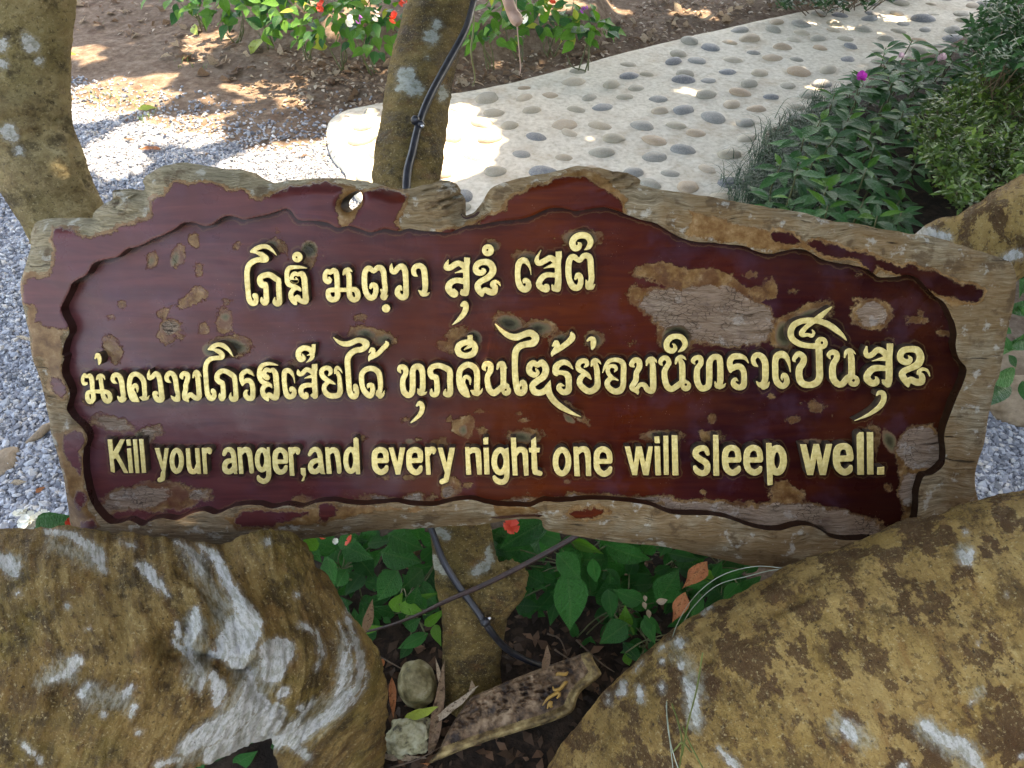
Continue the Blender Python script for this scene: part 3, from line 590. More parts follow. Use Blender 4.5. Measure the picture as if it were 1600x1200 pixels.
nrm = np.stack([np.gradient(REC[:, 1]), -np.gradient(REC[:, 0])], -1); nrm /= np.linalg.norm(nrm, axis=1)[:, None] + 1e-9
REC = REC + nrm * (fbm(col3(REC[:, 0] / 9, REC[:, 1] / 9, 3), 2, 6) * .8)[:, None]

def chunk_sd(X, Y, P):
    """signed distance to a long polygon for many points"""
    f = X.ravel(), Y.ravel(); out = np.empty(X.size); st = 60000
    for a in range(0, X.size, st): out[a:a + st] = sd_poly(f[0][a:a + st], f[1][a:a + st], P)
    return out.reshape(X.shape)
class SDGrid:
    """signed distance sampled on a 2 px raster, looked up bilinearly"""
    def __init__(s, fn, x0, x1, y0, y1, h=2.):
        s.x0, s.y0, s.h = x0, y0, h
        s.D = fn(*np.meshgrid(np.arange(x0, x1 + h, h), np.arange(y0, y1 + h, h)))
    def __call__(s, X, Y):
        a = (np.asarray(X) - s.x0) / s.h; b = (np.asarray(Y) - s.y0) / s.h
        a = np.clip(a, 0, s.D.shape[1] - 1.001); b = np.clip(b, 0, s.D.shape[0] - 1.001)
        i = a.astype(int); j = b.astype(int); f = a - i; g = b - j; D = s.D
        return D[j, i] * (1 - f) * (1 - g) + D[j, i + 1] * f * (1 - g) + D[j + 1, i] * (1 - f) * g + D[j + 1, i + 1] * f * g
gOUT = SDGrid(lambda X, Y: chunk_sd(X, Y, OUT), 20, 1610, 240, 920)
gREC = SDGrid(lambda X, Y: chunk_sd(X, Y, REC), 20, 1610, 240, 920)
gHOLE = SDGrid(lambda X, Y: chunk_sd(X, Y, HOLE), 20, 1610, 240, 920)

# ---- where paint is left and where it has gone (signed distances in pixels of the tracing)
PAINT = [
    cp(0, 230, 2.963, '250,380 330,385 370,410 420,430 450,400 520,400 560,370 640,350 695,335 708,240 760,230 790,185 820,165 870,180 930,160 1000,175 1060,200 1110,200 1160,236 1210,248 1260,215 1340,190 1400,180 1450,170 1520,178 1550,225 1540,280 1562,330 1540,420 900,420 500,600 320,830 240,840 170,800 160,740 110,720 105,640 150,610 240,590 255,470'),
    cp(500, 230, 2.857, '0,170 60,165 100,190 80,230 70,270 85,330 0,380'),
    cp(500, 230, 2.857, '205,200 330,190 378,215 370,270 330,335 350,395 130,395 130,345 160,300 200,255'),
    cp(500, 230, 2.857, '480,400 560,375 700,338 750,300 825,285 840,240 900,205 1000,165 1080,135 1180,135 1240,165 1290,205 1340,240 1358,285 1300,330 900,400'),
    cp(1040, 230, 2.857, '640,430 700,425 780,450 850,470 930,490 1000,520 1060,540 1090,530 1200,560 1300,605 1420,640 1380,690 1320,680 1250,660 1180,640 1140,610 1080,585 950,530 920,560 860,500 800,490 740,490 680,470'),
    cp(1040, 230, 2.857, '480,375 540,385 600,410 590,430 520,430 480,405'),
    cp(0, 540, 2.963, '290,420 330,400 372,395 385,430 372,500 370,600 350,560 320,540 300,500'),
    cp(0, 540, 2.963, '350,680 380,670 398,700 390,730 360,750'), cp(0, 540, 2.963, '370,820 430,815 435,850 380,860'),
    cp(0, 540, 2.963, '1090,800 1130,775 1200,765 1300,775 1400,765 1430,780 1340,810 1260,835 1160,838 1100,830'),
    cp(500, 680, 2.857, '0,310 40,305 75,320 70,350 40,372 0,380'), cp(500, 680, 2.857, '1100,350 1150,335 1240,330 1280,345 1200,368 1140,372'),
    cp(0, 540, 2.963, '230,140 290,160 300,230 270,240 240,190'),
]
TAN = [cp(500, 230, 2.857, '1100,95 1180,90 1250,110 1380,230 1380,300 1000,300 730,345 700,330 800,270 900,190 1050,120'),
       cp(500, 230, 2.857, '10,150 90,150 190,180 230,230 170,350 100,380 40,340 60,260 90,200 20,230'),
       cp(1040, 230, 2.857, '100,275 160,290 230,310 330,340 420,355 600,405 660,430 760,440 900,490 1000,530 950,560 860,520 700,500 600,455 480,475 350,440 220,425 60,400 110,330'),
       cp(1040, 230, 2.857, '1180,620 1250,660 1400,690 1520,640 1440,700 1300,720 1250,700'),
       cp(0, 230, 2.963, '100,560 250,590 290,740 310,850 280,978 150,978 95,620'), cp(0, 540, 2.963, '150,-20 300,-10 300,120 320,200 240,200 190,60'),
       cp(0, 540, 2.963, '240,400 400,380 400,700 440,800 480,850 330,860 290,600'), cp(0, 540, 2.963, '1000,790 1400,750 1560,720 1590,800 1400,845 1100,850'),
       cp(500, 680, 2.857, '0,300 200,310 500,320 500,340 200,350 100,390 0,390'), cp(500, 680, 2.857, '780,370 880,360 1000,350 1020,330 900,310 760,300')]
# panel: g = bare wood showing, t = stripped to a tan ground, o = dark olive bleed
PATCH = '''g 178,662,28,9,12;g 232,678,17,9,-18;g 214,778,50,18,-6;g 150,792,20,9,20;t 250,775,70,24;g 312,773,14,8;g 1060,510,42,14,25;g 1115,490,74,44,8;g 1165,505,44,34;g 1143,525,40,16;g 1060,480,60,26,10;t 1055,432,66,18,10;t 1115,455,60,34,15;t 1005,462,30,16;t 1080,445,34,14;g 1363,492,24,19;t 1364,491,33,26;g 1437,700,34,34;t 1440,712,42,50;t 1432,790,22,60;g 1425,765,20,26;g 1130,812,130,25,6;g 1280,815,100,24,10;g 1040,800,80,14,4;t 1230,778,30,16;t 1220,765,20,14
t 280,398,10,21,10;o 274,404,7,14,15;t 237,407,9,14,20;o 237,407,5,9,20;t 303,376,7,12,-20;t 311,420,6,9;g 268,513,13,13;t 262,520,15,17;t 280,525,10,7;t 350,503,13,20;o 352,495,8,7;t 318,515,9,9;t 176,545,13,22,-30;t 300,470,24,10,-20;t 310,460,16,12;t 255,490,8,7;t 190,475,6,6;t 175,495,5,3;t 355,470,7,4;t 729,662,13,19;t 722,668,16,14;o 724,672,7,9;t 753,672,10,7;t 500,795,60,9,4;g 600,783,26,5,8;g 650,779,18,6,-6;t 705,762,17,16,-35;g 702,768,10,8;t 545,790,60,8;t 800,788,44,8,-14;g 795,790,28,7,-18;t 910,775,36,6;g 915,780,40,5;t 960,780,50,7;g 990,782,50,6;t 1100,787,100,8,2;t 1018,788,14,8
t 1170,430,10,6;t 1185,460,14,14;t 1202,450,12,20;t 1150,452,16,10;t 1100,432,14,9;t 1238,455,6,3;t 1437,487,6,7;t 1432,501,15,7;t 1475,520,15,4,15;t 1342,467,8,3;t 1275,635,15,9,15;t 1238,655,9,5;t 1112,652,8,8;t 1205,618,5,4;t 1342,428,5,4;t 700,655,4,3;t 748,643,9,3;t 820,655,9,2,-20;t 812,646,4,3;t 560,495,8,5;t 640,655,12,4,-10;t 1388,762,7,5;t 985,537,7,4;t 640,375,0.5,0.5;t 1357,690,18,30,20;t 945,775,10,4;t 1100,768,6,4;t 888,752,4,3;t 730,758,5,3;t 640,747,9,4;t 600,745,8,4;t 1302,520,3,2;t 655,688,4,3;t 470,780,12,6;t 420,798,15,6;t 140,630,10,3;t 290,595,4,2
o 907,372,26,12;t 907,372,33,15;o 600,531,15,9;t 600,531,20,13;o 796,505,20,12,12;o 842,513,20,10;t 795,505,26,17,12;t 842,513,27,15;o 363,541,26,12,10;t 358,541,36,17;o 330,547,14,10;o 740,530,13,14,40;t 722,534,26,13,-25;t 700,540,15,9;t 712,520,20,9,-25;o 928,533,14,10;t 928,530,15,13;o 875,533,14,10,-20;t 875,532,18,14,-25;o 1057,528,24,20;t 1057,530,31,25;o 1255,502,44,13,-25;t 1253,500,54,20,-26;o 1225,522,14,22;t 1222,524,20,28;o 483,390,14,14;t 484,398,10,20;o 825,405,18,9;t 822,402,20,12;o 572,522,18,8,8;t 570,521,24,12,8;o 815,683,22,8;t 820,682,28,12;o 1030,680,24,7;t 1038,682,30,10;t 1108,681,18,8;o 1115,678,10,5;t 372,383,5,5;o 425,383,10,9;t 430,384,11,11,30;o 890,655,12,5,35;o 1300,650,2,2;t 1380,575,9,3;t 445,388,2.5,12,-20;t 460,567,9,4;o 505,400,1,1;o 770,385,10,8;t 772,384,11,10;t 900,645,20,6,40;o 640,690,8,4;t 685,692,16,6;o 218,682,8,9;t 560,685,10,4;o 1270,690,18,4;o 1390,690,10,20,-20'''
PATCH = [(e.split()[0], [float(v) for v in e.split()[1].split(',')]) for l in PATCH.splitlines() for e in l.split(';')]
GLYPHS = parse_glyphs()

def rim_attrs(X, Y):
    pd = np.full(X.shape, 60.)
    for P in PAINT: pd = np.minimum(pd, sd_poly(X, Y, catmull(np.array(P), n=2, closed=True)))
    td = np.minimum(pd - 5, 60)
    for P in TAN: td = np.minimum(td, sd_poly(X, Y, P) + 3)
    return pd, td
def panel_attrs(X, Y):
    pd = np.full(X.shape, -60.); td = np.full(X.shape, -60.); od = np.full(X.shape, 60.); ld = np.full(X.shape, 60.)
    for k, e in PATCH:
        d = sd_ell(X, Y, e)
        if k == 'o': od = np.minimum(od, d); continue
        pd = np.maximum(pd, -d + (3 if k == 'g' else 0))
        if k == 'g': td = np.maximum(td, -d)
    for _, pr in GLYPHS:
        x0, x1, y0, y1 = glyph_box(pr, 16); m = (X > x0) & (X < x1) & (Y > y0 - 8) & (Y < y1)
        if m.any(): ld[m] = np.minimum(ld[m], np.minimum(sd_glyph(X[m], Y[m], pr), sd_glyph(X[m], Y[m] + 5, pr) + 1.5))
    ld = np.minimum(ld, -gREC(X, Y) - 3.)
    return pd, td, od, ld
def rim_height(X, Y):
    d = -gOUT(X, Y); bot = np.clip((Y - 770) / 40, 0, 1); top = np.clip((430 - Y) / 40, 0, 1) * np.clip((1150 - X) / 150 + .4, .35, 1)
    wd = 5 + top * 26 + bot * 30; D = .004 + .022 * top + .034 * bot
    t = np.clip(d / wd, 0, 1); h = -D * (1 - t) ** 1.9
    n = fbm(col3(X / 50, Y / 7, 0), 4, 11); n2 = fbm(col3(X / 16, Y / 16, 4), 4, 23)
    bare = np.clip((rim_attrs_c[1] + 2) / 8, 0, 1)
    h = h + bare * (n * .0016 + n2 * .0018 - .0012) * np.clip(d / 3, .3, 1)
    kn = np.exp(-((X - 172) / 40) ** 2 - ((Y - 312) / 22) ** 2) + np.exp(-((X - 700) / 40) ** 2 - ((Y - 312) / 30) ** 2) + .6 * np.exp(-((X - 980) / 40) ** 2 - ((Y - 280) / 20) ** 2)
    h = h + kn * np.minimum(0, fbm(col3(X / 22 + .3, (Y + X * .3) / 6, 1), 4, 31)) * .030
    dh = gHOLE(X, Y); h = h - .010 * np.clip(1 - dh / 16, 0, 1) ** 2 * (1 + .5 * n2)
    h = h - .0012 * np.clip(1 - (gREC(X, Y)) / 2.2, 0, 1) ** 2
    # long step in the wood along the lower edge, and the ledge right of the middle
    return h
def masked_grid(x0, x1, y0, y1, c, sd):
    xs = np.arange(x0, x1, c); ys = np.arange(y0, y1, c); X, Y = np.meshgrid(xs, ys); X = X.copy(); Y = Y.copy()
    for _ in range(2):
        D = sd(X, Y); near = np.abs(D) < .72 * c
        gx = (sd(X + .7, Y) - sd(X - .7, Y)) / 1.4; gy = (sd(X, Y + .7) - sd(X, Y - .7)) / 1.4; g = np.hypot(gx, gy) + 1e-6
        X = np.where(near, X - D * gx / g ** 2, X); Y = np.where(near, Y - D * gy / g ** 2, Y)
    D = sd(X, Y); ins = D < .25 * c; ny, nx = X.shape
    I = np.arange(nx * ny).reshape(ny, nx); a, b, d, e = I[:-1, :-1], I[:-1, 1:], I[1:, 1:], I[1:, :-1]
    A, Bm, Dm, E = ins[:-1, :-1], ins[:-1, 1:], ins[1:, 1:], ins[1:, :-1]; cnt = A * 1 + Bm + Dm + E
    q = cnt == 4; Q = np.stack([a[q], e[q], d[q], b[q]], -1)
    T = []
    for m, tri in ((~A, (b, e, d)), (~Bm, (a, e, d)), (~Dm, (a, e, b)), (~E, (a, d, b))):
        s = (cnt == 3) & m; T.append(np.stack([t[s] for t in tri], -1))
    T = np.vstack(T); used = np.unique(np.concatenate([Q.ravel(), T.ravel()])); re = np.full(nx * ny, -1); re[used] = np.arange(len(used))
    return X.ravel()[used], Y.ravel()[used], re[Q], re[T]
def boundary(faces):
    E = np.concatenate([np.stack([f[:, i], f[:, (i + 1) % f.shape[1]]], -1) for f in faces for i in range(f.shape[1])])
    key = E.min(1).astype(np.int64) * 10 ** 7 + E.max(1); u, inv, c = np.unique(key, return_inverse=True, return_counts=True)
    return E[c[inv] == 1]
def frame_matrix():
    m = Matrix.Identity(4)
    for i in range(3): m[i][0] = BU[i]; m[i][1] = BV[i]; m[i][2] = BN[i]; m[i][3] = BP[i]
    return m

def build_sign():
    global rim_attrs_c
    MAT['board'] = mat_board(); MAT['gold'] = mat_gold(); MAT['side'] = mat_letter_side()
    sign = thing('wooden_sign', (0, 0, 0), 'long live-edge wooden sign board, maroon lacquer peeling, with raised gold Thai and English lettering', 'sign')
    sign.matrix_world = frame_matrix()
    # rim
    sd = lambda X, Y: np.maximum(np.maximum(gOUT(X, Y), -gREC(X, Y)), -gHOLE(X, Y))
    X, Y, Q, T = masked_grid(28, 1600, 248, 910, 2.0, sd)
    rim_attrs_c = rim_attrs(X, Y); h = rim_height(X, Y); V = B(X, Y, h)
    E = boundary([Q, T]); bi = np.unique(E); re = {int(v): i for i, v in enumerate(bi)}; n = len(V)
    outer = -gOUT(X[bi], Y[bi]) < 4
    V2 = V[bi].copy(); V2[:, 2] = np.where(outer, -.062, -.024)
    mv = V2[:, :2] - V2[:, :2].mean(0); V2[:, :2] -= np.where(outer[:, None], mv / (np.linalg.norm(mv, axis=1)[:, None] + 1e-6) * .006, 0)
    hb = gHOLE(X[bi], Y[bi]) < 4; V2[hb, 2] = -.062
    lut = np.zeros(n, int); lut[bi] = np.arange(len(bi)) + n
    m_ = len(bi); Wq = np.stack([lut[E[:, 1]], lut[E[:, 0]], lut[E[:, 0]] + m_, lut[E[:, 1]] + m_], -1)
    Va = np.vstack([V, V[bi], V2]); pd, td = rim_attrs_c
    pnz = np.zeros(len(Va)); inn = np.where(outer, 60., -1.5); pw = np.where(outer, pd[bi], -60.); tw_ = np.where(outer, td[bi], -60.)
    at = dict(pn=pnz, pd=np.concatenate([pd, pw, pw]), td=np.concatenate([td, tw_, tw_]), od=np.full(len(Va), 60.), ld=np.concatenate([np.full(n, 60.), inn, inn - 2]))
    # back of the slab
    ob = V[bi][outer]; oc = OUT[::3]; Vb = B(oc[:, 0], oc[:, 1], np.full(len(oc), -.06)); Vb[:, 2] = -.0615; cb = Vb.mean(0)
    me = make_mesh('rim', Va, [Q, T, Wq], [MAT['board']], attrs=at); me.polygons.foreach_get
    sm = np.ones(len(me.polygons), bool); me.polygons.foreach_set('use_smooth', sm); me.update()
    try: me.set_sharp_from_angle(angle=R(50))
    except Exception: pass
    tag(link('rim', me, sign), 'weathered grey and maroon live-edge frame of the board')
    # panel floor
    H = -.020
    sdp = lambda X, Y: np.maximum(gREC(X, Y) - 20, gOUT(X, Y) + 3)
    sdp2 = lambda X, Y: np.maximum(sdp(X, Y), -(gHOLE(X, Y) - 12))
    X, Y, Q, T = masked_grid(60, 1560, 300, 880, 2.6, sdp2)
    pd, td, od, ld = panel_attrs(X, Y)
    hh = H + fbm(col3(X / 90, Y / 60, 2), 3, 41) * .0009 - np.clip((td + 2) / 10, 0, 1) * (.0010 + .0010 * fbm(col3(X / 20, Y / 5, 1), 3, 9))
    V = B(X, Y, hh)
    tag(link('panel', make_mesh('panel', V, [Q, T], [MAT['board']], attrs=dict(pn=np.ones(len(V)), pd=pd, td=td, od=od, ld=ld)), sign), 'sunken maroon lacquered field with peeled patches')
    # back board
    bm = bpy.data.curves.new('back', 'CURVE'); bm.dimensions = '2D'; bm.fill_mode = 'BOTH'
    for loop in (OUT[::2], HOLE):
        q = B(loop[:, 0], loop[:, 1], np.full(len(loop), -.03)); ctr = q.mean(0); sp = bm.splines.new('POLY'); sp.points.add(len(q) - 1)
        q2 = q.copy(); 
        if loop is not HOLE: q2[:, :2] = ctr[:2] + (q[:, :2] - ctr[:2]) * .985
        sp.points.foreach_set('co', np.hstack([q2[:, :2], np.zeros((len(q), 1)), np.ones((len(q), 1))]).ravel().astype(np.float32)); sp.use_cyclic_u = True
    o = bpy.data.objects.new('back', bm); COL.objects.link(o); bpy.context.view_layer.update()
    me = bpy.data.meshes.new_from_object(o.evaluated_get(bpy.context.evaluated_depsgraph_get())); bpy.data.objects.remove(o)
    me.name = 'back'; me.materials.clear(); me.materials.append(mat_plain('old_wood', [(.3, (.08, .06, .04)), (.7, (.25, .2, .14))], 30))
    bo = link('back', me, sign); bo.location = (0, 0, -.061)
    # letters
    hl = -.0035; tmp = []
    for name, pr in GLYPHS:
        x0, x1, y0, y1 = glyph_box(pr, 2); c = .5
        X, Y = np.meshgrid(np.arange(x0, x1 + c, c), np.arange(y0, y1 + c, c)); D = sd_glyph(X, Y, pr)
        D = D + .16 * vnoise(col3(X / 5, Y / 5, x0), 3) - .1
        cu = bpy.data.curves.new(name, 'CURVE'); cu.dimensions = '2D'; cu.fill_mode = 'BOTH'; cu.extrude = .0086; cu.bevel_depth = .0007; cu.bevel_resolution = 1; cu.offset = -.0006
        loops = []
        for lp in contours(D, x0, y0, c):
            if len(lp) < 12: continue
            lp = (np.roll(lp, 1, 0) + 2 * lp + np.roll(lp, -1, 0)) / 4
            loops.append(lp[::2] if len(lp) > 60 else lp)
        if not loops: continue
        allp = np.vstack(loops); cen = B(allp[:, 0].mean(), allp[:, 1].mean(), hl)
        for lp in loops:
            q = B(lp[:, 0], lp[:, 1], np.full(len(lp), hl)) - cen; sp = cu.splines.new('POLY'); sp.points.add(len(q) - 1)
            sp.points.foreach_set('co', np.hstack([q[:, :2], np.zeros((len(q), 1)), np.ones((len(q), 1))]).ravel().astype(np.float32)); sp.use_cyclic_u = True
        o = bpy.data.objects.new('tmp', cu); COL.objects.link(o); tmp.append((name, o, cen))
    bpy.context.view_layer.update(); dg = bpy.context.evaluated_depsgraph_get()
    for name, o, cen in tmp:
        me = bpy.data.meshes.new_from_object(o.evaluated_get(dg)); me.name = name; me.materials.clear(); me.materials.append(MAT['gold']); me.materials.append(MAT['side'])
        nz = np.empty(len(me.polygons) * 3, np.float32); me.polygons.foreach_get('normal', nz); nz = nz.reshape(-1, 3)[:, 2]
        me.polygons.foreach_set('material_index', (np.abs(nz) < .3).astype(np.int32)); me.update()
        l = link(name, me, sign); l.location = (cen[0], cen[1], hl - .0086 - .0007)
    for name, o, cen in tmp:
        cu = o.data; bpy.data.objects.remove(o); bpy.data.curves.remove(cu)
    return sign
# ------------------------------------------------------------------ trunks and limbs
def uvsphere(c, r, n=16, m=10):
    th = np.linspace(0, np.pi, m + 1)[1:-1]; ph = np.linspace(0, 2 * np.pi, n, endpoint=False)
    T, P = np.meshgrid(th, ph, indexing='ij')
    V = np.stack([np.sin(T) * np.cos(P), np.sin(T) * np.sin(P), np.cos(T)], -1).reshape(-1, 3); V = np.vstack([V, [0, 0, 1], [0, 0, -1]]) * r + c
    k = m - 1; i, j = np.meshgrid(np.arange(k - 1), np.arange(n), indexing='ij'); a = i * n + j; b = i * n + (j + 1) % n
    j = np.arange(n); t, bt = k * n, k * n + 1
    return V, [np.stack([a, a + n, b + n, b], -1).reshape(-1, 4), np.vstack([np.stack([np.full(n, t), j, (j + 1) % n], -1), np.stack([np.full(n, bt), (k - 1) * n + (j + 1) % n, (k - 1) * n + j], -1)])]
def spine(rows, n=8):
    """rows of px, py, depth, radius in px -> smooth 3D centre line and radii in metres"""
    a = catmull(np.array(rows, float), n=n)
    return W(a[:, 0], a[:, 1], a[:, 2]), a[:, 3] * a[:, 2] / FPX
def blend(shapes, voxel, smooth=4, sub=0):
    """melt several closed shapes into one skin"""
    V, F3, F4, n = [], [], [], 0
    for v, fs in shapes:
        V.append(v)
        for f in fs: (F4 if f.shape[1] == 4 else F3).append(f + n)
        n += len(v)
    fs = [np.vstack(F4)] + ([np.vstack(F3)] if F3 else [])
    me = make_mesh('tmp', np.vstack(V), fs); o = link('tmp', me)
    m = o.modifiers.new('r', 'REMESH'); m.mode = 'VOXEL'; m.voxel_size = voxel
    m = o.modifiers.new('s', 'SMOOTH'); m.iterations = smooth; m.factor = .6
    if sub: m = o.modifiers.new('u', 'SUBSURF'); m.levels = sub; m.render_levels = sub
    bpy.context.view_layer.update(); e = o.evaluated_get(bpy.context.evaluated_depsgraph_get()).to_mesh()
    V = np.empty(len(e.vertices) * 3, np.float32); e.vertices.foreach_get('co', V); V = V.reshape(-1, 3).astype(float)
    N = np.empty(len(e.vertices) * 3, np.float32); e.vertices.foreach_get('normal', N); N = N.reshape(-1, 3).astype(float)
    tot = np.empty(len(e.polygons), np.int32); e.polygons.foreach_get('loop_total', tot); lv = np.empty(len(e.loops), np.int32); e.loops.foreach_get('vertex_index', lv)
    st = np.concatenate([[0], np.cumsum(tot)[:-1]]); fs = []
    for k in (3, 4):
        s = st[tot == k]
        if len(s): fs.append(np.stack([lv[s + i] for i in range(k)], -1))
    bpy.data.objects.remove(o); bpy.data.meshes.remove(me)
    return V, N, fs
def front(V, N): 
    d = V - CP; d /= np.linalg.norm(d, axis=1)[:, None]; return np.clip(-(d * N).sum(1) * 3 + .6, 0, 1)
def px_strokes(V, N, strokes):
    X, Y = topx(V); d = np.full(len(V), 60.); x0, x1 = X.min(), X.max()
    for s in strokes:
        m = (X > s[:, 0].min() - 60) & (X < s[:, 0].max() + 60) & (Y > s[:, 1].min() - 60) & (Y < s[:, 1].max() + 60)
        if m.any(): d[m] = np.minimum(d[m], sd_stroke(X[m], Y[m], s))
    return np.where(front(V, N) > .05, d, 60.)
def st(ox, oy, s, txt):
    out = []
    for t in txt.split(';'):
        a = np.array([[ox + float(q[0]) / s, oy + float(q[1]) / s, float(q[2]) / s] for q in (u.split(',') for u in t.split())])
        out.append(catmull(a, n=4) if len(a) > 2 else a)
    return out
def relief(V, N, items):
    """push the bark in or out: (chain of px x, y), width px, height m"""
    X, Y = topx(V); f = front(V, N); h = np.zeros(len(V))
    for pts, wd, amp in items:
        a = np.array([[x, y, 0] for x, y in pts], float); a = catmull(a, n=5) if len(a) > 2 else a
        d = sd_stroke(X, Y, a); h += amp * np.exp(-(d / wd) ** 2) * f
    return V + N * h[:, None]
def flowA(X, Y):
    A = np.interp(X, [-100, 100, 300, 420, 560], [10, 28, 55, 80, 120]); k = np.clip((Y - 1000) / 190, -1.6, 1.6)
    return (X + A * k * np.abs(k) ** .6 * np.sign(k) + 10 * np.sin(Y / 45.)) / 100, Y / 100
def add_limb(parent, name, V, N, fs, mat, wd, label=None, flow=None, ps=None):
    X, Y = topx(V); fx, fy = flow(X, Y) if flow else (X / 100, Y / 100)
    o = center_obj(name, V, fs, [mat], parent, attrs=dict(wd=wd, fx=fx, fy=fy, ps=np.full(len(V), 60.) if ps is None else ps)); return tag(o, label)

def build_trunks():
    T = {}
    MAT['barkA'] = mat_bark('bark_folded', [(.10, (.050, .029, .010)), (.32, (.15, .090, .030)), (.52, (.27, .175, .060)), (.72, (.39, .28, .12)), (.92, (.54, .44, .25))], (.21, .18, .03), (.040, .022, .009), flow=(7, 3.2), tint=(.98, .92, .74))
    MAT['barkB'] = mat_bark('bark_blotched', [(.10, (.17, .10, .036)), (.32, (.31, .20, .075)), (.52, (.43, .295, .12)), (.72, (.54, .40, .19)), (.92, (.68, .55, .32))], (.38, .26, .08), (.085, .046, .018), blotch=.9, flow=(6, 2.6), red=.4, tint=(.98, .91, .70))
    MAT['barkC'] = mat_bark('bark_pale', [(.10, (.12, .085, .04)), (.32, (.27, .20, .095)), (.52, (.40, .315, .165)), (.72, (.52, .43, .26)), (.92, (.64, .57, .40))], (.21, .18, .05), (.05, .034, .014), flow=(4.5, 5.5), red=.12, tint=(.96, .93, .80))
    MAT['barkD'] = mat_bark('bark_mossy', [(.12, (.035, .024, .010)), (.35, (.115, .078, .028)), (.55, (.21, .15, .055)), (.75, (.32, .24, .11)), (.92, (.47, .39, .23))], (.13, .11, .022), (.028, .018, .008), (.56, .58, .50), flow=(4.5, 7), red=.3, tint=(1.1, 1.02, .80))
    # A: folded limb, lower left
    P, r = spine([(-330, 1030, .93, 178), (-150, 1020, .93, 182), (0, 1012, .94, 184), (150, 1014, .95, 178), (280, 1016, .97, 168), (380, 1012, 1.0, 150), (442, 1030, 1.03, 118), (505, 1075, 1.10, 96), (520, 1150, 1.18, 82), (515, 1250, 1.3, 80), (500, 1350, 1.45, 84)])
    sh = [tube(P, r, 40)]
    for x, y, d, q in ((418, 905, 1.0, 78), (452, 962, 1.02, 82), (395, 1045, .99, 100), (330, 1080, .97, 98), (60, 940, .95, 110), (360, 950, .98, 96), (545, 1085, 1.12, 62)):
        sh.append(uvsphere(W(x, y, d), q * d / FPX))
    V, N, fs = blend(sh, .0065, 7, 1)
    cr = lambda t: cp(0, 780, 2.857, t)
    V = relief(V, N, [
        (cr('700,640 730,700 800,690 860,720 920,725 970,740 1040,790 1120,780 1140,730'), 9, -0.0204), (cr('830,560 850,610 820,640 860,690 930,720'), 8, -0.0136),
        (cr('800,300 860,370 930,430 985,520 990,620 930,700'), 9, -0.0102), (cr('745,620 750,700 740,800'), 20, -0.0153), (cr('1180,400 1240,430 1290,440'), 20, -0.0085),
        (cr('1060,470 1130,540 1160,600 1130,690'), 16, 0.0187), (cr('960,240 1020,330 1060,420'), 9, 0.0085), (cr('890,230 940,300 975,380'), 7, -0.0068), (cr('880,420 900,500 890,600'), 14, 0.0153),
        (cr('1120,790 1150,850 1170,900 1250,930 1290,1000'), 10, -0.0119), (cr('240,900 300,830 370,780'), 14, -0.0119), (cr('1150,250 1220,300 1330,390'), 26, 0.0102),
        (cr('1330,640 1360,700 1330,830 1260,930'), 16, 0.0102), (cr('520,330 560,450 560,600'), 26, -0.0068), (cr('400,900 470,1000 440,1100'), 30, 0.0085), (cr('1420,560 1480,700 1470,840 1400,980'), 12, -0.0102),
        (cr('1440,430 1520,560 1560,720 1530,880 1430,1010 1260,1100'), 14, 0.0119), (cr('1180,1085 1280,1065 1420,990 1540,860'), 8, -0.0136), (cr('610,500 650,620 660,800 620,950'), 18, 0.0085)])
    X, Y = topx(V)
    fx_, fy_ = flowA(X, Y); flow = fbm(col3(fx_ * 100 / np.interp(X, [0, 250, 500], [30, 22, 13]) + 1.2 * fbm(col3(X / 90, Y / 90, 0), 2, 3), fy_ / 2.0, 0), 4, 71)
    V = V + N * (flow * .0060 + fbm(V * 45, 4, 2) * .0042 + fbm(V * 160, 3, 9) * .0012)[:, None]
    wd = px_strokes(V, N, st(0, 780, 2.857, '200,145,8 300,155,16 370,195,20 430,240,30 450,290,23 470,330,10;0,260,22 40,290,42 60,320,28;620,290,12 660,320,26 700,370,20 750,430,8;790,190,6 850,230,16 890,290,20 900,340,10;880,200,8 950,240,18 990,310,23 1020,380,23 1080,470,32 1120,560,52 1080,650,52 1060,720,44;870,500,18 870,570,32 840,640,22 850,700,12 900,780,16 890,860,10;1000,650,40 1060,560,50;1120,780,22 1110,860,36 1080,950,44 1000,1020,52 900,1060,44 820,1110,32;1230,960,50 1180,1010,66 1080,1090,54 950,1150,44;1150,900,34 1190,950,50;1230,690,72 1215,770,52;1260,680,58;1270,855,20 1250,880,14;950,780,18 980,850,32 970,920,18;340,720,30 290,780,20 230,810,10;580,850,20 555,885,10;370,870,18 400,830,10;600,930,12 580,970,8;620,1040,12;460,960,15;1540,760,14 1500,920,18 1400,1010,26 1300,1060,32 1220,1090,28;1400,900,8 1340,980,12 1260,1040,12;1190,190,18;1320,430,10;1360,575,10;1410,590,9 1440,680,9 1410,760,7;390,580,6;300,480,12;75,420,12;700,1190,14 800,1160,10;180,1170,14 100,1090,10;780,600,8 800,560,10 790,640,12 830,690,10;540,190,6 600,210,10;1000,700,20 940,690,14')
        + st(460, 780, 2.858, '230,450,7 250,560,11 290,680,16 300,760,18 270,860,16 180,950,18 60,1040,20 0,1090,22;230,700,16 210,770,12;30,560,10 100,600,8 110,680,8;30,930,16;60,1150,18 10,1110,20;260,640,5 320,800,6 250,920,6 120,1010,8;200,560,4 250,700,5 240,860,6 150,950,6'))
    a = thing('folded_tree_limb', G(505, 1180, 0), 'thick folded tree limb with white lichen streaks, under the lower left of the sign', 'tree limb', 'limbs and trunks around the sign')
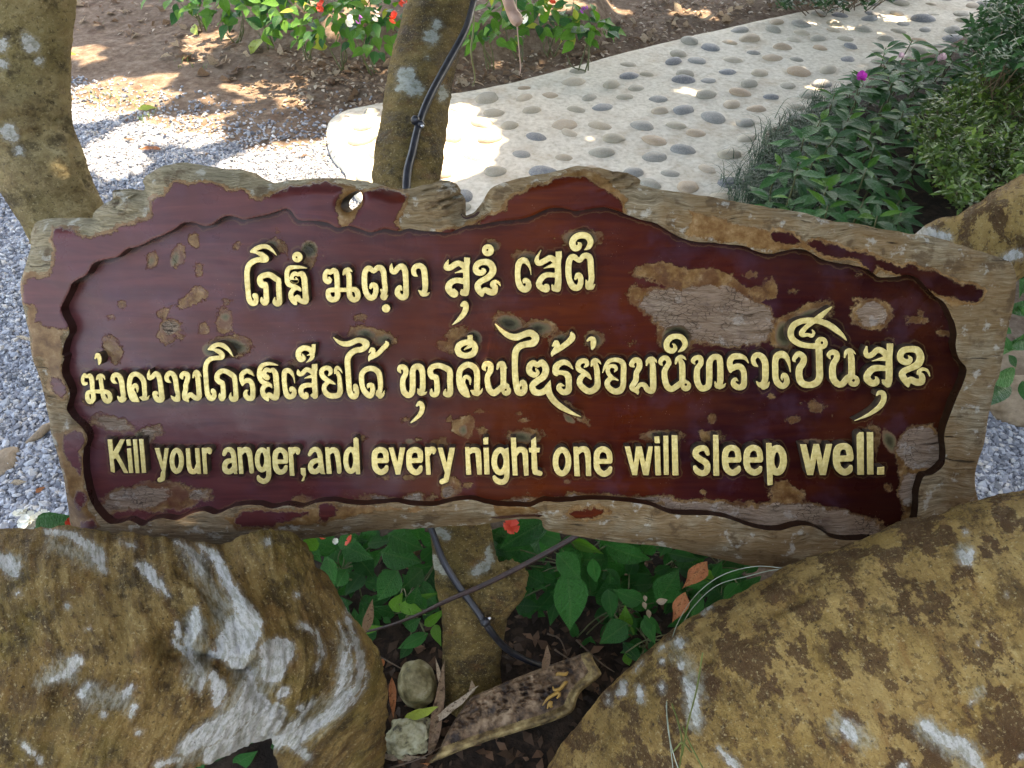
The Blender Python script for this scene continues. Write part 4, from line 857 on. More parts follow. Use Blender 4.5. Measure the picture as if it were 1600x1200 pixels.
    T['A'] = a; add_limb(a, 'trunk', V, N, fs, MAT['barkA'], wd, None, flowA, px_strokes(V, N, st(0, 780, 2.857, '820,230,20 960,420,50 1060,640,80 1130,850,90 1000,1040,90 820,1140,50;1530,620,30 1530,850,50 1380,1020,60 1200,1080,50;880,560,50 880,800,60;230,200,30 420,280,40;60,280,40;300,760,60 180,820,30;420,880,60 560,900,40')))
    # B: blotched limb, lower right
    P, r = spine([(930, 1560, 1.30, 190), (985, 1400, 1.12, 198), (1070, 1265, 1.0, 200), (1180, 1165, .94, 202), (1320, 1085, .90, 202), (1470, 1030, .87, 203), (1640, 985, .84, 212), (1850, 940, .82, 225), (2050, 900, .82, 230)])
    sh = [tube(P, r, 40)]
    for x, y, d, q in ((1455, 905, .93, 96), (1500, 930, .90, 125), (1180, 1010, .97, 80), (1255, 1040, .96, 130), (1560, 900, .90, 118)): sh.append(uvsphere(W(x, y, d), q * d / FPX))
    V, N, fs = blend(sh, .0065, 7, 1)
    cr = lambda t: cp(1040, 780, 2.857, t)
    V = relief(V, N, [(cr('500,480 560,450 600,430'), 12, -.008), (cr('470,340 350,380 200,560 180,700'), 9, -.004), (cr('1090,330 1180,340 1260,480'), 26, -.007), (cr('1300,880 1450,830 1600,800'), 16, .007),
                      (cr('200,600 160,760 170,900'), 16, -.004), (cr('960,860 1100,960 1200,990'), 30, -.004), (cr('1480,180 1560,260 1600,350'), 24, -.006), (cr('700,600 760,700 740,820'), 22, .005), (cr('0,640 60,560 160,470'), 12, .004)])
    X, Y = topx(V)
    V = V + N * (fbm(col3(X / 60, Y / 150, 0), 3, 71) * .004 + fbm(V * 26, 4, 12) * .0065 + fbm(V * 130, 3, 19) * .0014)[:, None]
    wd = px_strokes(V, N, st(1040, 780, 2.857, '60,640,18;75,635,14;170,500,9 200,480,8;100,800,10 115,860,22 125,930,26 135,990,18;240,1110,10 290,1170,16 320,1200,14;1325,245,22 1345,270,24 1365,240,22;1340,145,10;800,1005,22 820,1030,30 845,1065,20;1160,1010,22 1190,1035,28 1230,1070,26 1310,1095,32 1370,1150,28 1400,1195,22;1060,1195,20;1365,905,12;70,745,12;1590,1150,12;1400,640,5;1520,430,6')
        + st(860, 780, 3.75, '430,1080,20 420,1130,26;520,1100,17 530,1180,22;640,890,10 655,870,12;650,950,12;650,1080,12 655,1130,10;735,840,20 755,820,12;770,970,14;800,1060,16 830,1110,20 840,1170,20;340,1150,10 345,1190,12;925,640,8 905,665,9;540,950,5 500,1000,6'))
    b = thing('blotched_tree_limb', G(1000, 1190, 0), 'massive tan tree limb with brown blotches and white lichen, at the lower right', 'tree limb', 'limbs and trunks around the sign')
    T['B'] = b; add_limb(b, 'trunk', V, N, fs, MAT['barkB'], wd, None, lambda X, Y: ((X * .86 - Y * .50) / 100, (X * .5 + Y * .86) / 100), px_strokes(V, N, st(1040, 780, 2.857, '40,660,30 120,800,40 120,1000,40;760,1000,40 900,1080,40;1150,1020,50 1350,1150,60;1330,240,40;1400,860,30')))
    # C: branch behind the upper right corner
    P, r = spine([(1330, 900, 1.72, 62), (1380, 700, 1.5, 60), (1450, 520, 1.34, 60), (1515, 412, 1.28, 66), (1600, 352, 1.25, 70), (1720, 290, 1.2, 74), (1850, 240, 1.18, 78)])
    V, N, fs = blend([tube(P, r, 28), uvsphere(W(1478, 392, 1.3), 52 * 1.3 / FPX), uvsphere(W(1585, 350, 1.22), 55 * 1.22 / FPX)], .008, 4, 1)
    V = relief(V, N, [([(1560, 340), (1575, 365), (1560, 390)], 12, -.007), ([(1500, 345), (1540, 330)], 10, .004)])
    V = V + N * (fbm(V * 30, 4, 32) * .006 + fbm(V * 130, 3, 39) * .0014)[:, None]
    c = thing('mossy_branch', G(1330, 800, 0), 'mossy tan branch rising behind the upper right corner of the sign', 'branch', 'limbs and trunks around the sign')
    T['C'] = c; add_limb(c, 'trunk', V, N, fs, MAT['barkB'], px_strokes(V, N, st(0, 0, 1, '1440,362,9 1480,372,8;1590,398,8 1572,403,6')))
    # D: trunk at upper left
    P, r = spine([(60, -420, 1.0, 120), (30, -200, 1.06, 98), (18, -60, 1.1, 88), (24, 40, 1.14, 78), (30, 120, 1.17, 68), (38, 200, 1.19, 68), (66, 270, 1.22, 64), (98, 335, 1.26, 60), (140, 420, 1.34, 60), (190, 560, 1.5, 62), (225, 720, 1.7, 66), (230, 800, 1.8, 78)])
    V, N, fs = blend([tube(P, r, 32), uvsphere(W(12, 175, 1.16), 66 * 1.16 / FPX), uvsphere(W(70, 262, 1.2), 60 * 1.2 / FPX)], .008, 4, 1)
    V = relief(V, N, [([(20, 210), (60, 195), (100, 215)], 7, .004), ([(0, 190), (40, 182), (90, 190)], 9, -.006), ([(95, 190), (115, 230), (125, 262), (140, 290)], 6, -.006), ([(0, 140), (30, 145)], 12, -.006), ([(40, 235), (80, 232)], 12, -.004)])
    V = V + N * (fbm(V * np.array([30, 30, 16]), 4, 42) * .006 + fbm(V * 130, 3, 49) * .0016)[:, None]
    wd = px_strokes(V, N, st(0, 0, 1, '2,72,10 8,66,6;5,100,8;48,70,13 40,58,8;12,205,12 22,215,8;30,235,6;62,95,6'))
    d = thing('pale_tree_trunk', G(230, 800, 0), 'pale grey-brown tree trunk leaning in at the upper left corner', 'tree trunk', 'limbs and trunks around the sign')
    T['D'] = d; add_limb(d, 'trunk', V, N, fs, MAT['barkC'], wd)
    # E: trunk behind the middle
    P, r = spine([(860, -520, 2.15, 40), (780, -260, 1.95, 44), (715, -80, 1.72, 49), (692, 0, 1.66, 49), (662, 100, 1.6, 50), (646, 200, 1.52, 51), (636, 290, 1.47, 54), (650, 420, 1.42, 52), (690, 640, 1.38, 48), (720, 830, 1.40, 48), (730, 900, 1.41, 50), (742, 950, 1.41, 52), (738, 1010, 1.43, 46), (737, 1080, 1.46, 46), (737, 1180, 1.52, 54)])
    stub = tube(np.array([W(745, 955, 1.40), W(790, 915, 1.37), W(812, 893, 1.35)]), np.array([44, 34, 16]) * 1.38 / FPX, 20)
    V, N, fs = blend([tube(P, r, 32), stub, uvsphere(W(795, 900, 1.36), 24 * 1.36 / FPX)], .006, 3, 1)
    V = relief(V, N, [([(675, 905), (690, 912), (730, 912), (765, 900), (772, 875)], 7, .004), ([(790, 880), (800, 900), (812, 915)], 4, -.006), ([(775, 900), (782, 920), (800, 930)], 4, -.005), ([(690, 30), (715, 50), (720, 80)], 8, -.006), ([(680, 270), (690, 290)], 7, -.01), ([(620, 20), (660, 10)], 8, .004), ([(655, 820), (672, 850)], 5, .003)])
    X_, Y_ = topx(V); sb_ = np.exp(-((X_ - 800) / 34) ** 2 - ((Y_ - 900) / 34) ** 2); V = V + N * (fbm(V * 40, 4, 52) * .0045 + fbm(V * 150, 3, 59) * .0012 + sb_ * fbm(V * 95, 3, 77) * .016)[:, None]
    wd = px_strokes(V, N, st(500, 0, 2.857, '380,340,38 400,380,40 440,405,22;350,395,16;400,320,22;545,400,18 550,430,20;500,165,34;520,110,22;480,250,5;360,310,8') + st(460, 780, 2.858, '650,145,22 680,160,18;620,265,16 640,300,18 680,330,14;870,215,8 875,260,18 850,300,22 810,325,20'))
    e = thing('leaning_tree', G(737, 1110, 0), 'slender leaning tree trunk with grey lichen behind the middle of the sign', 'tree', 'limbs and trunks around the sign')
    T['E'] = e; tk = add_limb(e, 'trunk', V, N, fs, MAT['barkD'], wd)
    T['Epts'] = P
    return T

def build_cables():
    blk = mat_plain('black_rubber', [(.3, (.006, .0065, .009)), (.7, (.018, .019, .025))], 60, .42, .0006)
    rust = mat_plain('rusty_rod', [(.3, (.010, .005, .004)), (.7, (.035, .012, .009))], 80, .6, .0006)
    nyl = mat_plain('nylon_line', [(.3, (.16, .19, .13)), (.7, (.30, .33, .25))], 60, .4, .0003)
    root = mat_plain('bare_root', [(.3, (.30, .17, .12)), (.7, (.5, .33, .25))], 30, .6, .001)
    def cable(name, rows, lab, cat, mat, n=10, grp=None):
        P, r = spine(rows, 7); r = r * (.62 if name == 'nylon_line' else .7 if name == 'iron_rod' else 1); V, F = tube(P, r, n); return tag(center_obj(name, V, F, [mat]), lab, cat, grp)
    def knob(par, px, py, d, r, m):
        V, F = uvsphere(W(px, py, d), r, 10, 6); o = center_obj('clip', V, F, [m], par); return o
    c1 = thing('irrigation_hose', W(655, 192, 1.44), 'black hose running up the front of the leaning trunk above the sign', 'hose', 'black hoses')
    P, r = spine([(790, -160, 1.72, 5), (744, -10, 1.60, 5), (728, 45, 1.54, 5.5), (700, 98, 1.50, 6), (672, 150, 1.45, 6), (656, 190, 1.425, 6), (645, 235, 1.40, 6.5), (635, 290, 1.37, 7), (640, 420, 1.33, 7)], 8); V, F = tube(P, r, 12)
    center_obj('hose', V, F, [blk], c1)
    knob(c1, 658, 194, 1.415, .008, blk); knob(c1, 649, 188, 1.415, .010, blk)
    pin = mat_plain('steel_pin', [(.3, (.4, .4, .42)), (.7, (.6, .6, .62))], 60, .3, .0003, .8)
    knob(c1, 660, 197, 1.406, .004, pin)
    c2 = thing('irrigation_hose', W(740, 950, 1.3), 'black hose crossing the trunk below the sign and trailing to the ground', 'hose', 'black hoses')
    P, r = spine([(660, 790, 1.34, 6.5), (676, 832, 1.335, 6.5), (692, 875, 1.33, 7), (716, 915, 1.325, 7), (742, 950, 1.325, 7), (766, 985, 1.33, 7), (792, 1014, 1.38, 6.5), (828, 1034, 1.42, 6), (862, 1044, 1.45, 6), (905, 1062, 1.46, 6), (950, 1085, 1.46, 6), (1010, 1100, 1.47, 6)], 8); V, F = tube(P, r * .78, 12)
    center_obj('hose', V, F, [blk], c2); knob(c2, 758, 972, 1.32, .010, blk); knob(c2, 765, 966, 1.315, .0035, pin)
    cable('iron_rod', [(540, 994, 1.40, 2.2), (600, 980, 1.375, 3), (650, 962, 1.35, 3.6), (700, 938, 1.32, 5), (760, 912, 1.30, 5.8), (820, 882, 1.27, 6), (870, 855, 1.24, 6), (905, 835, 1.22, 6)], 'thin rusty dark rod crossing in front of the hose below the sign', 'rod', rust)
    cable('garden_hose', [(826, 62, 4.2, 2.4), (850, 76, 4.2, 2.6), (875, 92, 4.15, 2.8), (893, 99, 4.1, 2.8)], 'short dark hose poking out of the flower bed onto the soil', 'hose', mat_plain('dull_hose', [(.3, (.05, .04, .05)), (.7, (.1, .08, .09))], 40, .5))
    cable('bare_branch', [(770, -60, 2.0, 9), (790, -10, 2.0, 9), (800, 18, 2.02, 9), (807, 30, 2.02, 10), (811, 37, 2.02, 7)], 'smooth pinkish-brown broken branch end hanging over the flower bed', 'branch', root)
    cable('hanging_vine', [(806, -20, 2.1, .8), (808, 40, 2.1, .8), (813, 100, 2.12, .8), (812, 118, 2.12, .6)], 'thin dry vine hanging straight down before the flower bed', 'vine', root, 6)
    cable('hanging_vine', [(738, -20, 1.9, 1.2), (740, 40, 1.9, 1.4), (736, 80, 1.9, 1.5), (742, 120, 1.95, 1), (738, 135, 1.95, .7)], 'thin olive vine hanging beside the leaning trunk', 'vine', mat_plain('green_vine', [(.3, (.10, .11, .03)), (.7, (.2, .2, .07))], 40, .6), 6)
    cable('nylon_line', [(1262, 893, .985, .7), (1225, 888, 1.0, 1.1), (1180, 885, 1.03, 1.1), (1130, 898, 1.05, 1.1), (1092, 925, 1.05, 1.1), (1066, 960, 1.0, 1.1), (1050, 1000, .96, 1.2), (1044, 1060, .90, 1.2), (1042, 1120, .86, 1.3), (1050, 1170, .83, 1.3), (1070, 1230, .82, 1.2)], 'pale nylon line looping from the sign edge down over the right limb', 'line', nyl, 6, 'nylon lines')
    cable('nylon_line', [(1262, 894, .98, 1), (1215, 890, 1.0, 1.1), (1170, 900, 1.03, 1.1), (1120, 915, 1.04, 1.1), (1082, 950, 1.03, 1.1), (1062, 985, .98, 1.1), (1048, 1010, .95, 1.1), (1040, 1080, .89, 1.1), (1046, 1150, .84, 1.2), (1056, 1240, .82, 1.1)], 'second, flatter nylon line running under the first over the right limb', 'line', nyl, 6, 'nylon lines')
    tg = mat_plain('clear_tag', [(.3, (.45, .42, .6)), (.7, (.8, .8, .9))], 60, .15)
    V = W(np.array([1225, 1236, 1250, 1246, 1232]), np.array([893, 890, 897, 902, 899]), np.array([.965, .955, .965, .96, .95])); V = np.vstack([V, V + [0, .003, .003]])
    tag(center_obj('plastic_scrap', V, [np.array([[0, 1, 4], [1, 2, 3], [1, 3, 4], [5, 9, 6], [6, 8, 7], [6, 9, 8]])], [tg], smooth=False), 'tiny shiny plastic scrap where the nylon lines meet the sign', 'scrap')
# ------------------------------------------------------------------ ground, path, stones, plants
def PXG(txt, z=0.): a = np.array([[float(v) for v in t.split(',')] for t in txt.split()]); return G(a[:, 0], a[:, 1], z)
PATH = PXG('548,300 540,272 522,252 513,232 512,207 518,192 542,177 600,166 700,152 800,134 900,108 1000,81 1100,56 1200,34 1300,13 1400,-8 1520,-34 1700,-60 1900,-40 1750,60 1560,170 1380,260 1290,420 1100,520 800,500 680,420 600,350')[:, :2]
PATH = catmull(PATH, n=5, closed=True)
BEDT = [(200, -60), (262, -20), (300, 24), (380, 48), (470, 72), (560, 88), (640, 92), (760, 92), (860, 80), (930, 70), (950, 40), (930, -20), (900, -70)]
BEDR = [(1165, 330), (1190, 215), (1290, 170), (1370, 110), (1470, 85), (1560, 20), (1620, -20), (1750, 100), (1900, 330), (1600, 420), (1300, 420)]
def zground(x, y):
    P = col3(x, y, 0 * x); X, Y = topx(P)
    bt = np.clip(.5 - sd_poly(X, Y, BEDT) / 26, 0, 1); br = np.clip(.4 - sd_poly(X, Y, BEDR) / 30, 0, 1)
    n = fbm(P * 3, 4, 5) * .022 + fbm(P * 17, 3, 6) * .009
    bank = np.clip((120 - Y) / 120, 0, 1) * np.clip((1050 - X) / 300, 0, 1)
    onp = sd_poly(np.asarray(x, float), np.asarray(y, float), PATH); k = np.clip(onp / .25, .0, 1)
    return (n + .03) * k * .9 - .014 + .13 * bt + .10 * br + .05 * bank * k
def build_ground():
    m = M('soil_and_grit', .95, .2)
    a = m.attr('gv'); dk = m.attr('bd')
    n = m.noise(26, 8, .68); n2 = m.noise(150, 5, .7)
    soil = m.ramp(n, [(.3, (.085, .055, .036)), (.5, (.165, .115, .080)), (.7, (.27, .205, .155))]); soil = m.mix(m.ss(n2, .6, .72), soil, (.38, .28, .19))
    soil = m.mix(m.ss(m.noise(9, 4), .5, .7), soil, m.mix(.45, soil, (.07, .034, .02)))
    grit = m.ramp(m.voro(190, out='Color'), [(.0, (.06, .065, .08)), (.4, (.22, .23, .26)), (1, (.55, .55, .55))])
    g = m.ss(m.math('ADD', a, m.math('MULTIPLY', m.math('SUBTRACT', m.noise(14, 7, .7), .5), 1.1)), .38, .62)
    c = m.mix(g, soil, grit); c = m.mix(m.math('MULTIPLY', dk, .93), c, m.mix(m.ss(n, .45, .6), (.008, .005, .003), (.028, .016, .009)))  # dark mix: right bed's soil, plus shade painted in under the sign
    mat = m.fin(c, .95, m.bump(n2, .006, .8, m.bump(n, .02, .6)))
    def sheet(name, xs, ys, drop=0.):
        X, Y = np.meshgrid(xs, ys); Z = zground(X, Y) - drop; V = col3(X, Y, Z).reshape(-1, 3); ny, nx = X.shape
        I = np.arange(nx * ny).reshape(ny, nx); Q = np.stack([I[:-1, :-1], I[:-1, 1:], I[1:, 1:], I[1:, :-1]], -1).reshape(-1, 4)
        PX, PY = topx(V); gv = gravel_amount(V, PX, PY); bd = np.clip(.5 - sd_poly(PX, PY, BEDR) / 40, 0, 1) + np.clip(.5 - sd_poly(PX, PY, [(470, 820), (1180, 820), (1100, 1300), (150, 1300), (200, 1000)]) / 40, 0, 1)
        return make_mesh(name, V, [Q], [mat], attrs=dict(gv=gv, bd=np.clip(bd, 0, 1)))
    s1 = np.concatenate([[-60, -30, -15, -8, -5], np.arange(-3.2, 5.6, .028), [7, 10, 16, 30, 60]]); s2 = np.concatenate([[-60, -20, -6, -2, -.6], np.arange(0, 6.6, .028), [7.5, 9, 12, 20, 35, 70]])
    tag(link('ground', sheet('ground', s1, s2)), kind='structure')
def gravel_amount(V, PX, PY):
    lim = np.interp(PX, [-200, 90, 200, 300, 420, 520, 560], [140, 155, 188, 212, 240, 222, 205])
    left = np.clip((PY - lim) / 34 + .5, 0, 1) * (PX < 600) * np.where(PY > 900, np.clip((120 - PX) / 60, 0, 1), np.where(PY > 500, np.clip((330 - PX) / 60, 0, 1), 1))
    right = np.clip(.5 - sd_ell(PX, PY, (1590, 720, 95, 85)) / 12, 0, 1)
    far = np.clip((600 - PX) / 60, 0, 1) * (PY > 120) * (PY < 400) * np.clip(.34 - (lim - PY) / 220, 0, 1)
    return np.where((V[:, 1] < 4.6), np.clip(np.maximum(np.maximum(left, right), far), 0, 1), 0)
def ico(sub):
    t = (1 + 5 ** .5) / 2; V = np.array([[-1, t, 0], [1, t, 0], [-1, -t, 0], [1, -t, 0], [0, -1, t], [0, 1, t], [0, -1, -t], [0, 1, -t], [t, 0, -1], [t, 0, 1], [-t, 0, -1], [-t, 0, 1]], float)
    F = np.array([[0, 11, 5], [0, 5, 1], [0, 1, 7], [0, 7, 10], [0, 10, 11], [1, 5, 9], [5, 11, 4], [11, 10, 2], [10, 7, 6], [7, 1, 8], [3, 9, 4], [3, 4, 2], [3, 2, 6], [3, 6, 8], [3, 8, 9], [4, 9, 5], [2, 4, 11], [6, 2, 10], [8, 6, 7], [9, 8, 1]])
    V /= np.linalg.norm(V, axis=1)[:, None]
    for _ in range(sub):
        V = list(map(tuple, V)); c = {}; nf = []
        def mid(a, b):
            k = (min(a, b), max(a, b))
            if k not in c: p = (np.array(V[a]) + V[b]) / 2; V.append(tuple(p / np.linalg.norm(p))); c[k] = len(V) - 1
            return c[k]
        for a, b, d in F: ab, bd, da = mid(a, b), mid(b, d), mid(d, a); nf += [[a, ab, da], [b, bd, ab], [d, da, bd], [ab, bd, da]]
        F = np.array(nf); V = np.array(V)
    return np.array(V), F
def scatter_mesh(name, base, F, pos, scl, rot, mats, tilt=None, attr=None, smooth=False, kindflag=True):
    """many copies of a small shape joined into one mesh; rot about z, optional tilt axis-angle (n,3)"""
    n = len(pos); k = len(base); scl = np.broadcast_to(np.asarray(scl, float).reshape(n, -1), (n, 3)) if np.ndim(scl) > 1 else np.repeat(np.asarray(scl)[:, None], 3, 1)
    B_ = base[None] * scl[:, None, :]; c, s = np.cos(rot)[:, None], np.sin(rot)[:, None]
    if tilt is not None:
        ca, sa = np.cos(tilt[:, 0])[:, None], np.sin(tilt[:, 0])[:, None]; y = B_[..., 1] * ca - B_[..., 2] * sa; z = B_[..., 1] * sa + B_[..., 2] * ca; B_ = np.stack([B_[..., 0], y, z], -1)
        ca, sa = np.cos(tilt[:, 1])[:, None], np.sin(tilt[:, 1])[:, None]; x = B_[..., 0] * ca + B_[..., 2] * sa; z = -B_[..., 0] * sa + B_[..., 2] * ca; B_ = np.stack([x, B_[..., 1], z], -1)
    V = np.stack([B_[..., 0] * c - B_[..., 1] * s, B_[..., 0] * s + B_[..., 1] * c, B_[..., 2]], -1) + pos[:, None]
    FF = (F[None] + (np.arange(n) * k)[:, None, None]).reshape(-1, F.shape[1])
    at = {'rv': np.repeat(rng.random(n) if attr is None else attr, k)}
    return make_mesh(name, V.reshape(-1, 3), [FF], mats, smooth=smooth, attrs=at)
def build_gravel():
    m = M('gravel', .8, .4); r = m.attr('rv')
    c = m.ramp(r, [(0, (.06, .068, .085)), (.25, (.16, .17, .20)), (.5, (.29, .305, .34)), (.8, (.44, .455, .48)), (.93, (.48, .42, .35)), (1, (.78, .78, .78))]); c = m.mix(.25, c, m.mix(m.noise(150, 4), (.05, .05, .06), (.5, .5, .5)))
    mat = m.fin(c, .75, m.bump(m.noise(300, 3), .001, .6))
    N = 140000; x = rng.uniform(-2.6, 2.2, N * 2); y = rng.uniform(.5, 4.0, N * 2); P = col3(x, y, 0 * x); PX, PY = topx(P)
    g = gravel_amount(P, PX, PY) * (PX > -60) * (PX < 1660) * (PY < 900); near = PX < 140
    vis = ((PX < 160) | ((PY < 345) & (PX < 620)) | ((PX > 1490) & (PY > 600)))
    onp = sd_poly(x, y, PATH) > -.01
    keep = vis & onp & (rng.random(len(x)) < g ** 1.3) & ~((PX > 120) & (PX < 600) & (PY > 345))
    x, y, PX, PY = x[keep], y[keep], PX[keep], PY[keep]; print('gravel', len(x))
    x, y = x[:62000], y[:62000]
    z = zground(x, y) + rng.uniform(-.002, .005, len(x)); base, F = ico(0); base = base * (1 + .25 * rng.standard_normal((12, 1)))
    s = rng.lognormal(math.log(.0058), .32, len(x)); scl = np.stack([s * rng.uniform(1, 1.5, len(s)), s * rng.uniform(.7, 1.1, len(s)), s * rng.uniform(.45, .8, len(s))], -1)
    me = scatter_mesh('gravel', base, F, col3(x, y, z), scl, rng.uniform(0, 6.3, len(x)), [mat], rng.uniform(-.7, .7, (len(x), 2)))
    tag(link('gravel', me), 'loose blue-grey gravel beside the path and the sign', 'gravel', kind='stuff')
def build_path():
    m = M('pale_cement', .9, .25); n = m.noise(40, 7, .65)
    c = m.ramp(n, [(.3, (.43, .375, .29)), (.5, (.60, .54, .44)), (.7, (.70, .645, .55))])
    c = m.mix(m.math('MULTIPLY', m.ss(m.noise(6, 6, .65), .48, .7), .5), c, (.40, .30, .20)); c = m.mix(m.ss(m.noise(160, 4, .7), .66, .72), c, (.28, .17, .09))
    mat = m.fin(c, .9, m.bump(n, .008, .5, m.bump(m.noise(200, 4), .002, .5)))
    sd = lambda X, Y: sd_poly(X, Y, PATH)
    g = SDGrid(sd, PATH[:, 0].min() - .1, PATH[:, 0].max() + .1, PATH[:, 1].min() - .1, PATH[:, 1].max() + .1, .02)
    sc = 100.; sdm = lambda X, Y: g(X / sc, Y / sc) * sc
    X, Y, Q, T = masked_grid((PATH[:, 0].min() - .05) * sc, (PATH[:, 0].max() + .05) * sc, (PATH[:, 1].min() - .05) * sc, (PATH[:, 1].max() + .05) * sc, 2.4, sdm)
    x, y = X / sc, Y / sc; d = -g(x, y); z = .030 - .014 * np.clip(1 - d / .05, 0, 1) ** 2 + fbm(col3(x * 5, y * 5, 0), 3, 8) * .006
    V = col3(x, y, z); E = boundary([Q, T]); bi = np.unique(E); lut = np.zeros(len(V), int); lut[bi] = np.arange(len(bi)) + len(V); V2 = V[bi].copy(); V2[:, 2] = -.06
    me = make_mesh('path', np.vstack([V, V2]), [Q, T, np.stack([E[:, 1], E[:, 0], lut[E[:, 0]], lut[E[:, 1]]], -1)], [mat])
    path = tag(link('path', me), kind='structure')
    pm = M('pebble', .62, .4); nn = pm.noise(9, 5, .6)
    c = pm.ramp(pm.rnd(), [(0, (.10, .105, .12)), (.18, (.17, .175, .18)), (.42, (.27, .25, .20)), (.7, (.34, .29, .205)), (.86, (.38, .26, .16)), (1, (.42, .37, .28))]); c = pm.mix(pm.ss(nn, .35, .7), c, pm.mix(.3, c, (.5, .45, .38)))
    pmat = pm.fin(c, .62, pm.bump(pm.noise(60, 4), .01, .3))
    base, F = ico(2); meshes = []
    for k in range(7):
        v = base * np.array([1, rng.uniform(.64, .9), .42]); v = v * (1 + .14 * fbm(base * 1.3 + k * 9, 2, k))[:, None]; v[:, 0] += .1 * v[:, 1] * rng.uniform(-1, 1); meshes.append(make_mesh('pebble', v, [F], [pmat]))
    pts = []; row = 0; yy = 2.25
    while yy < 6.6:
        off = (row % 2) * .5
        for i in range(-8, 40):
            xx = -1.3 + (i + off) * .188 + rng.uniform(-.05, .05); y2 = yy + rng.uniform(-.045, .045) + .10 * xx * .3
            if g(np.array([xx]), np.array([y2]))[0] > -.075 or not (PATH[:, 1].min() < y2 < PATH[:, 1].max()): continue
            px, py = topx(np.array([xx, y2, .02])); 
            if not (-20 < px < 1620 and -30 < py < 350): continue
            if sd_poly(np.array([px]), np.array([py]), BEDR)[0] < -35: continue
            pts.append((xx, y2, px, py))
        yy += .146; row += 1
    pts.sort(key=lambda p: -p[3]); print('pebbles', len(pts)); rest = pts[300:]
    for xx, y2, *_ in pts[:300]:
        s = rng.uniform(.042, .066) * (1.25 if rng.random() < .06 else 1); o = link('pebble', meshes[rng.integers(7)], path, (xx, y2, .026 + rng.uniform(-.006, .006)))
        o.rotation_euler = (rng.uniform(-.12, .12), rng.uniform(-.12, .12), rng.choice([0, math.pi]) + rng.uniform(-.9, .9)); o.scale = (s, s, s * rng.uniform(.8, 1.1))
    if rest:
        P = np.array([[a, b, .032] for a, b, *_ in rest]); rm = M('pebble_far', .62); rm.fin(rm.ramp(rm.attr('rv'), [(0, (.10, .11, .13)), (.5, (.27, .26, .23)), (1, (.40, .33, .25))]))
        b1, f1 = ico(1); tag(link('pebbles', scatter_mesh('pebbles', b1 * [1, .78, .42], f1, P, rng.uniform(.05, .065, len(P)), rng.uniform(-.6, .6, len(P)), [rm.m], smooth=True), path), kind='stuff')

def leaf_mesh(name, mats, widest=.4, width=.5, droop=.25, fold=.18, n=9, wavy=.0, curl=0., tipw=1.2, heart=0.):
    t = np.linspace(0, 1, n); s = np.array([-1, -.55, 0, .55, 1])
    prof = np.where(t < widest, np.sin(np.clip(t / widest, 0, 1) * np.pi / 2) ** .75, np.cos(np.clip((t - widest) / (1 - widest), 0, 1) * np.pi / 2) ** tipw)
    wv = width / 2 * prof; Tt, Ss = np.meshgrid(t, s, indexing='ij'); y = Ss * wv[:, None]
    x = Tt - heart * (np.abs(Ss) ** 2) * (1 - np.clip(Tt * 3, 0, 1)); z = -droop * Tt ** 2 + fold * np.abs(y) + wavy * np.sin(Tt * 16 + 3 * Ss) * np.abs(Ss) + curl * y * np.sin(Tt * 4)
    V = np.stack([x, y, z], -1).reshape(-1, 3); k = 5; i, j = np.meshgrid(np.arange(n - 1), np.arange(k - 1), indexing='ij'); a = i * k + j
    F = np.stack([a, a + k, a + k + 1, a + 1], -1).reshape(-1, 4); return make_mesh(name, V, [F], mats)
def leaf_obj(me, parent, p0, p1, up, wid=1., name='leaf', roll=0.):
    p0 = np.asarray(p0, float); x = np.asarray(p1, float) - p0; L = np.linalg.norm(x); x /= L; up = np.asarray(up, float); z = up - x * (up @ x); z /= np.linalg.norm(z) + 1e-9; y = np.cross(z, x)
    if roll: y, z = y * math.cos(roll) + z * math.sin(roll), z * math.cos(roll) - y * math.sin(roll)
    o = bpy.data.objects.new(name, me); COL.objects.link(o)
    if parent is not None: o.parent = parent; p0 = p0 - np.array(parent.location)
    m = Matrix.Identity(4)
    for i in range(3): m[i][0] = x[i] * L; m[i][1] = y[i] * L * wid; m[i][2] = z[i] * L; m[i][3] = p0[i]
    o.matrix_local = m; return o
def stem_obj(parent, p0, p1, r, mat, name='stem', bend=.02):
    p0 = np.asarray(p0, float); p1 = np.asarray(p1, float); mid = (p0 + p1) / 2 + rng.uniform(-bend, bend, 3)
    V, F = tube(catmull(np.array([p0, mid, p1]), n=3), np.linspace(r, r * .6, 7), 6); return center_obj(name, V, F, [mat], parent)
def flower_mesh(name, mat, n=5, r=.5, cup=.3):
    V = []; F = []
    for k in range(n):
        a = 2 * np.pi * k / n; c, s = np.cos(a), np.sin(a); b = len(V)
        for u, v, h in ((0, 0, 0), (.5 * r, .22, cup * .4), (.5 * r, -.22, cup * .4), (r, .25, cup), (r, -.25, cup), (1.1 * r, 0, cup * .8)):
            V.append((u * c - v * s, u * s + v * c, h))
        F += [(b, b + 2, b + 1), (b + 1, b + 2, b + 4), (b + 1, b + 4, b + 3), (b + 3, b + 4, b + 5)]
    return make_mesh(name, np.array(V), [np.array(F)], [mat])

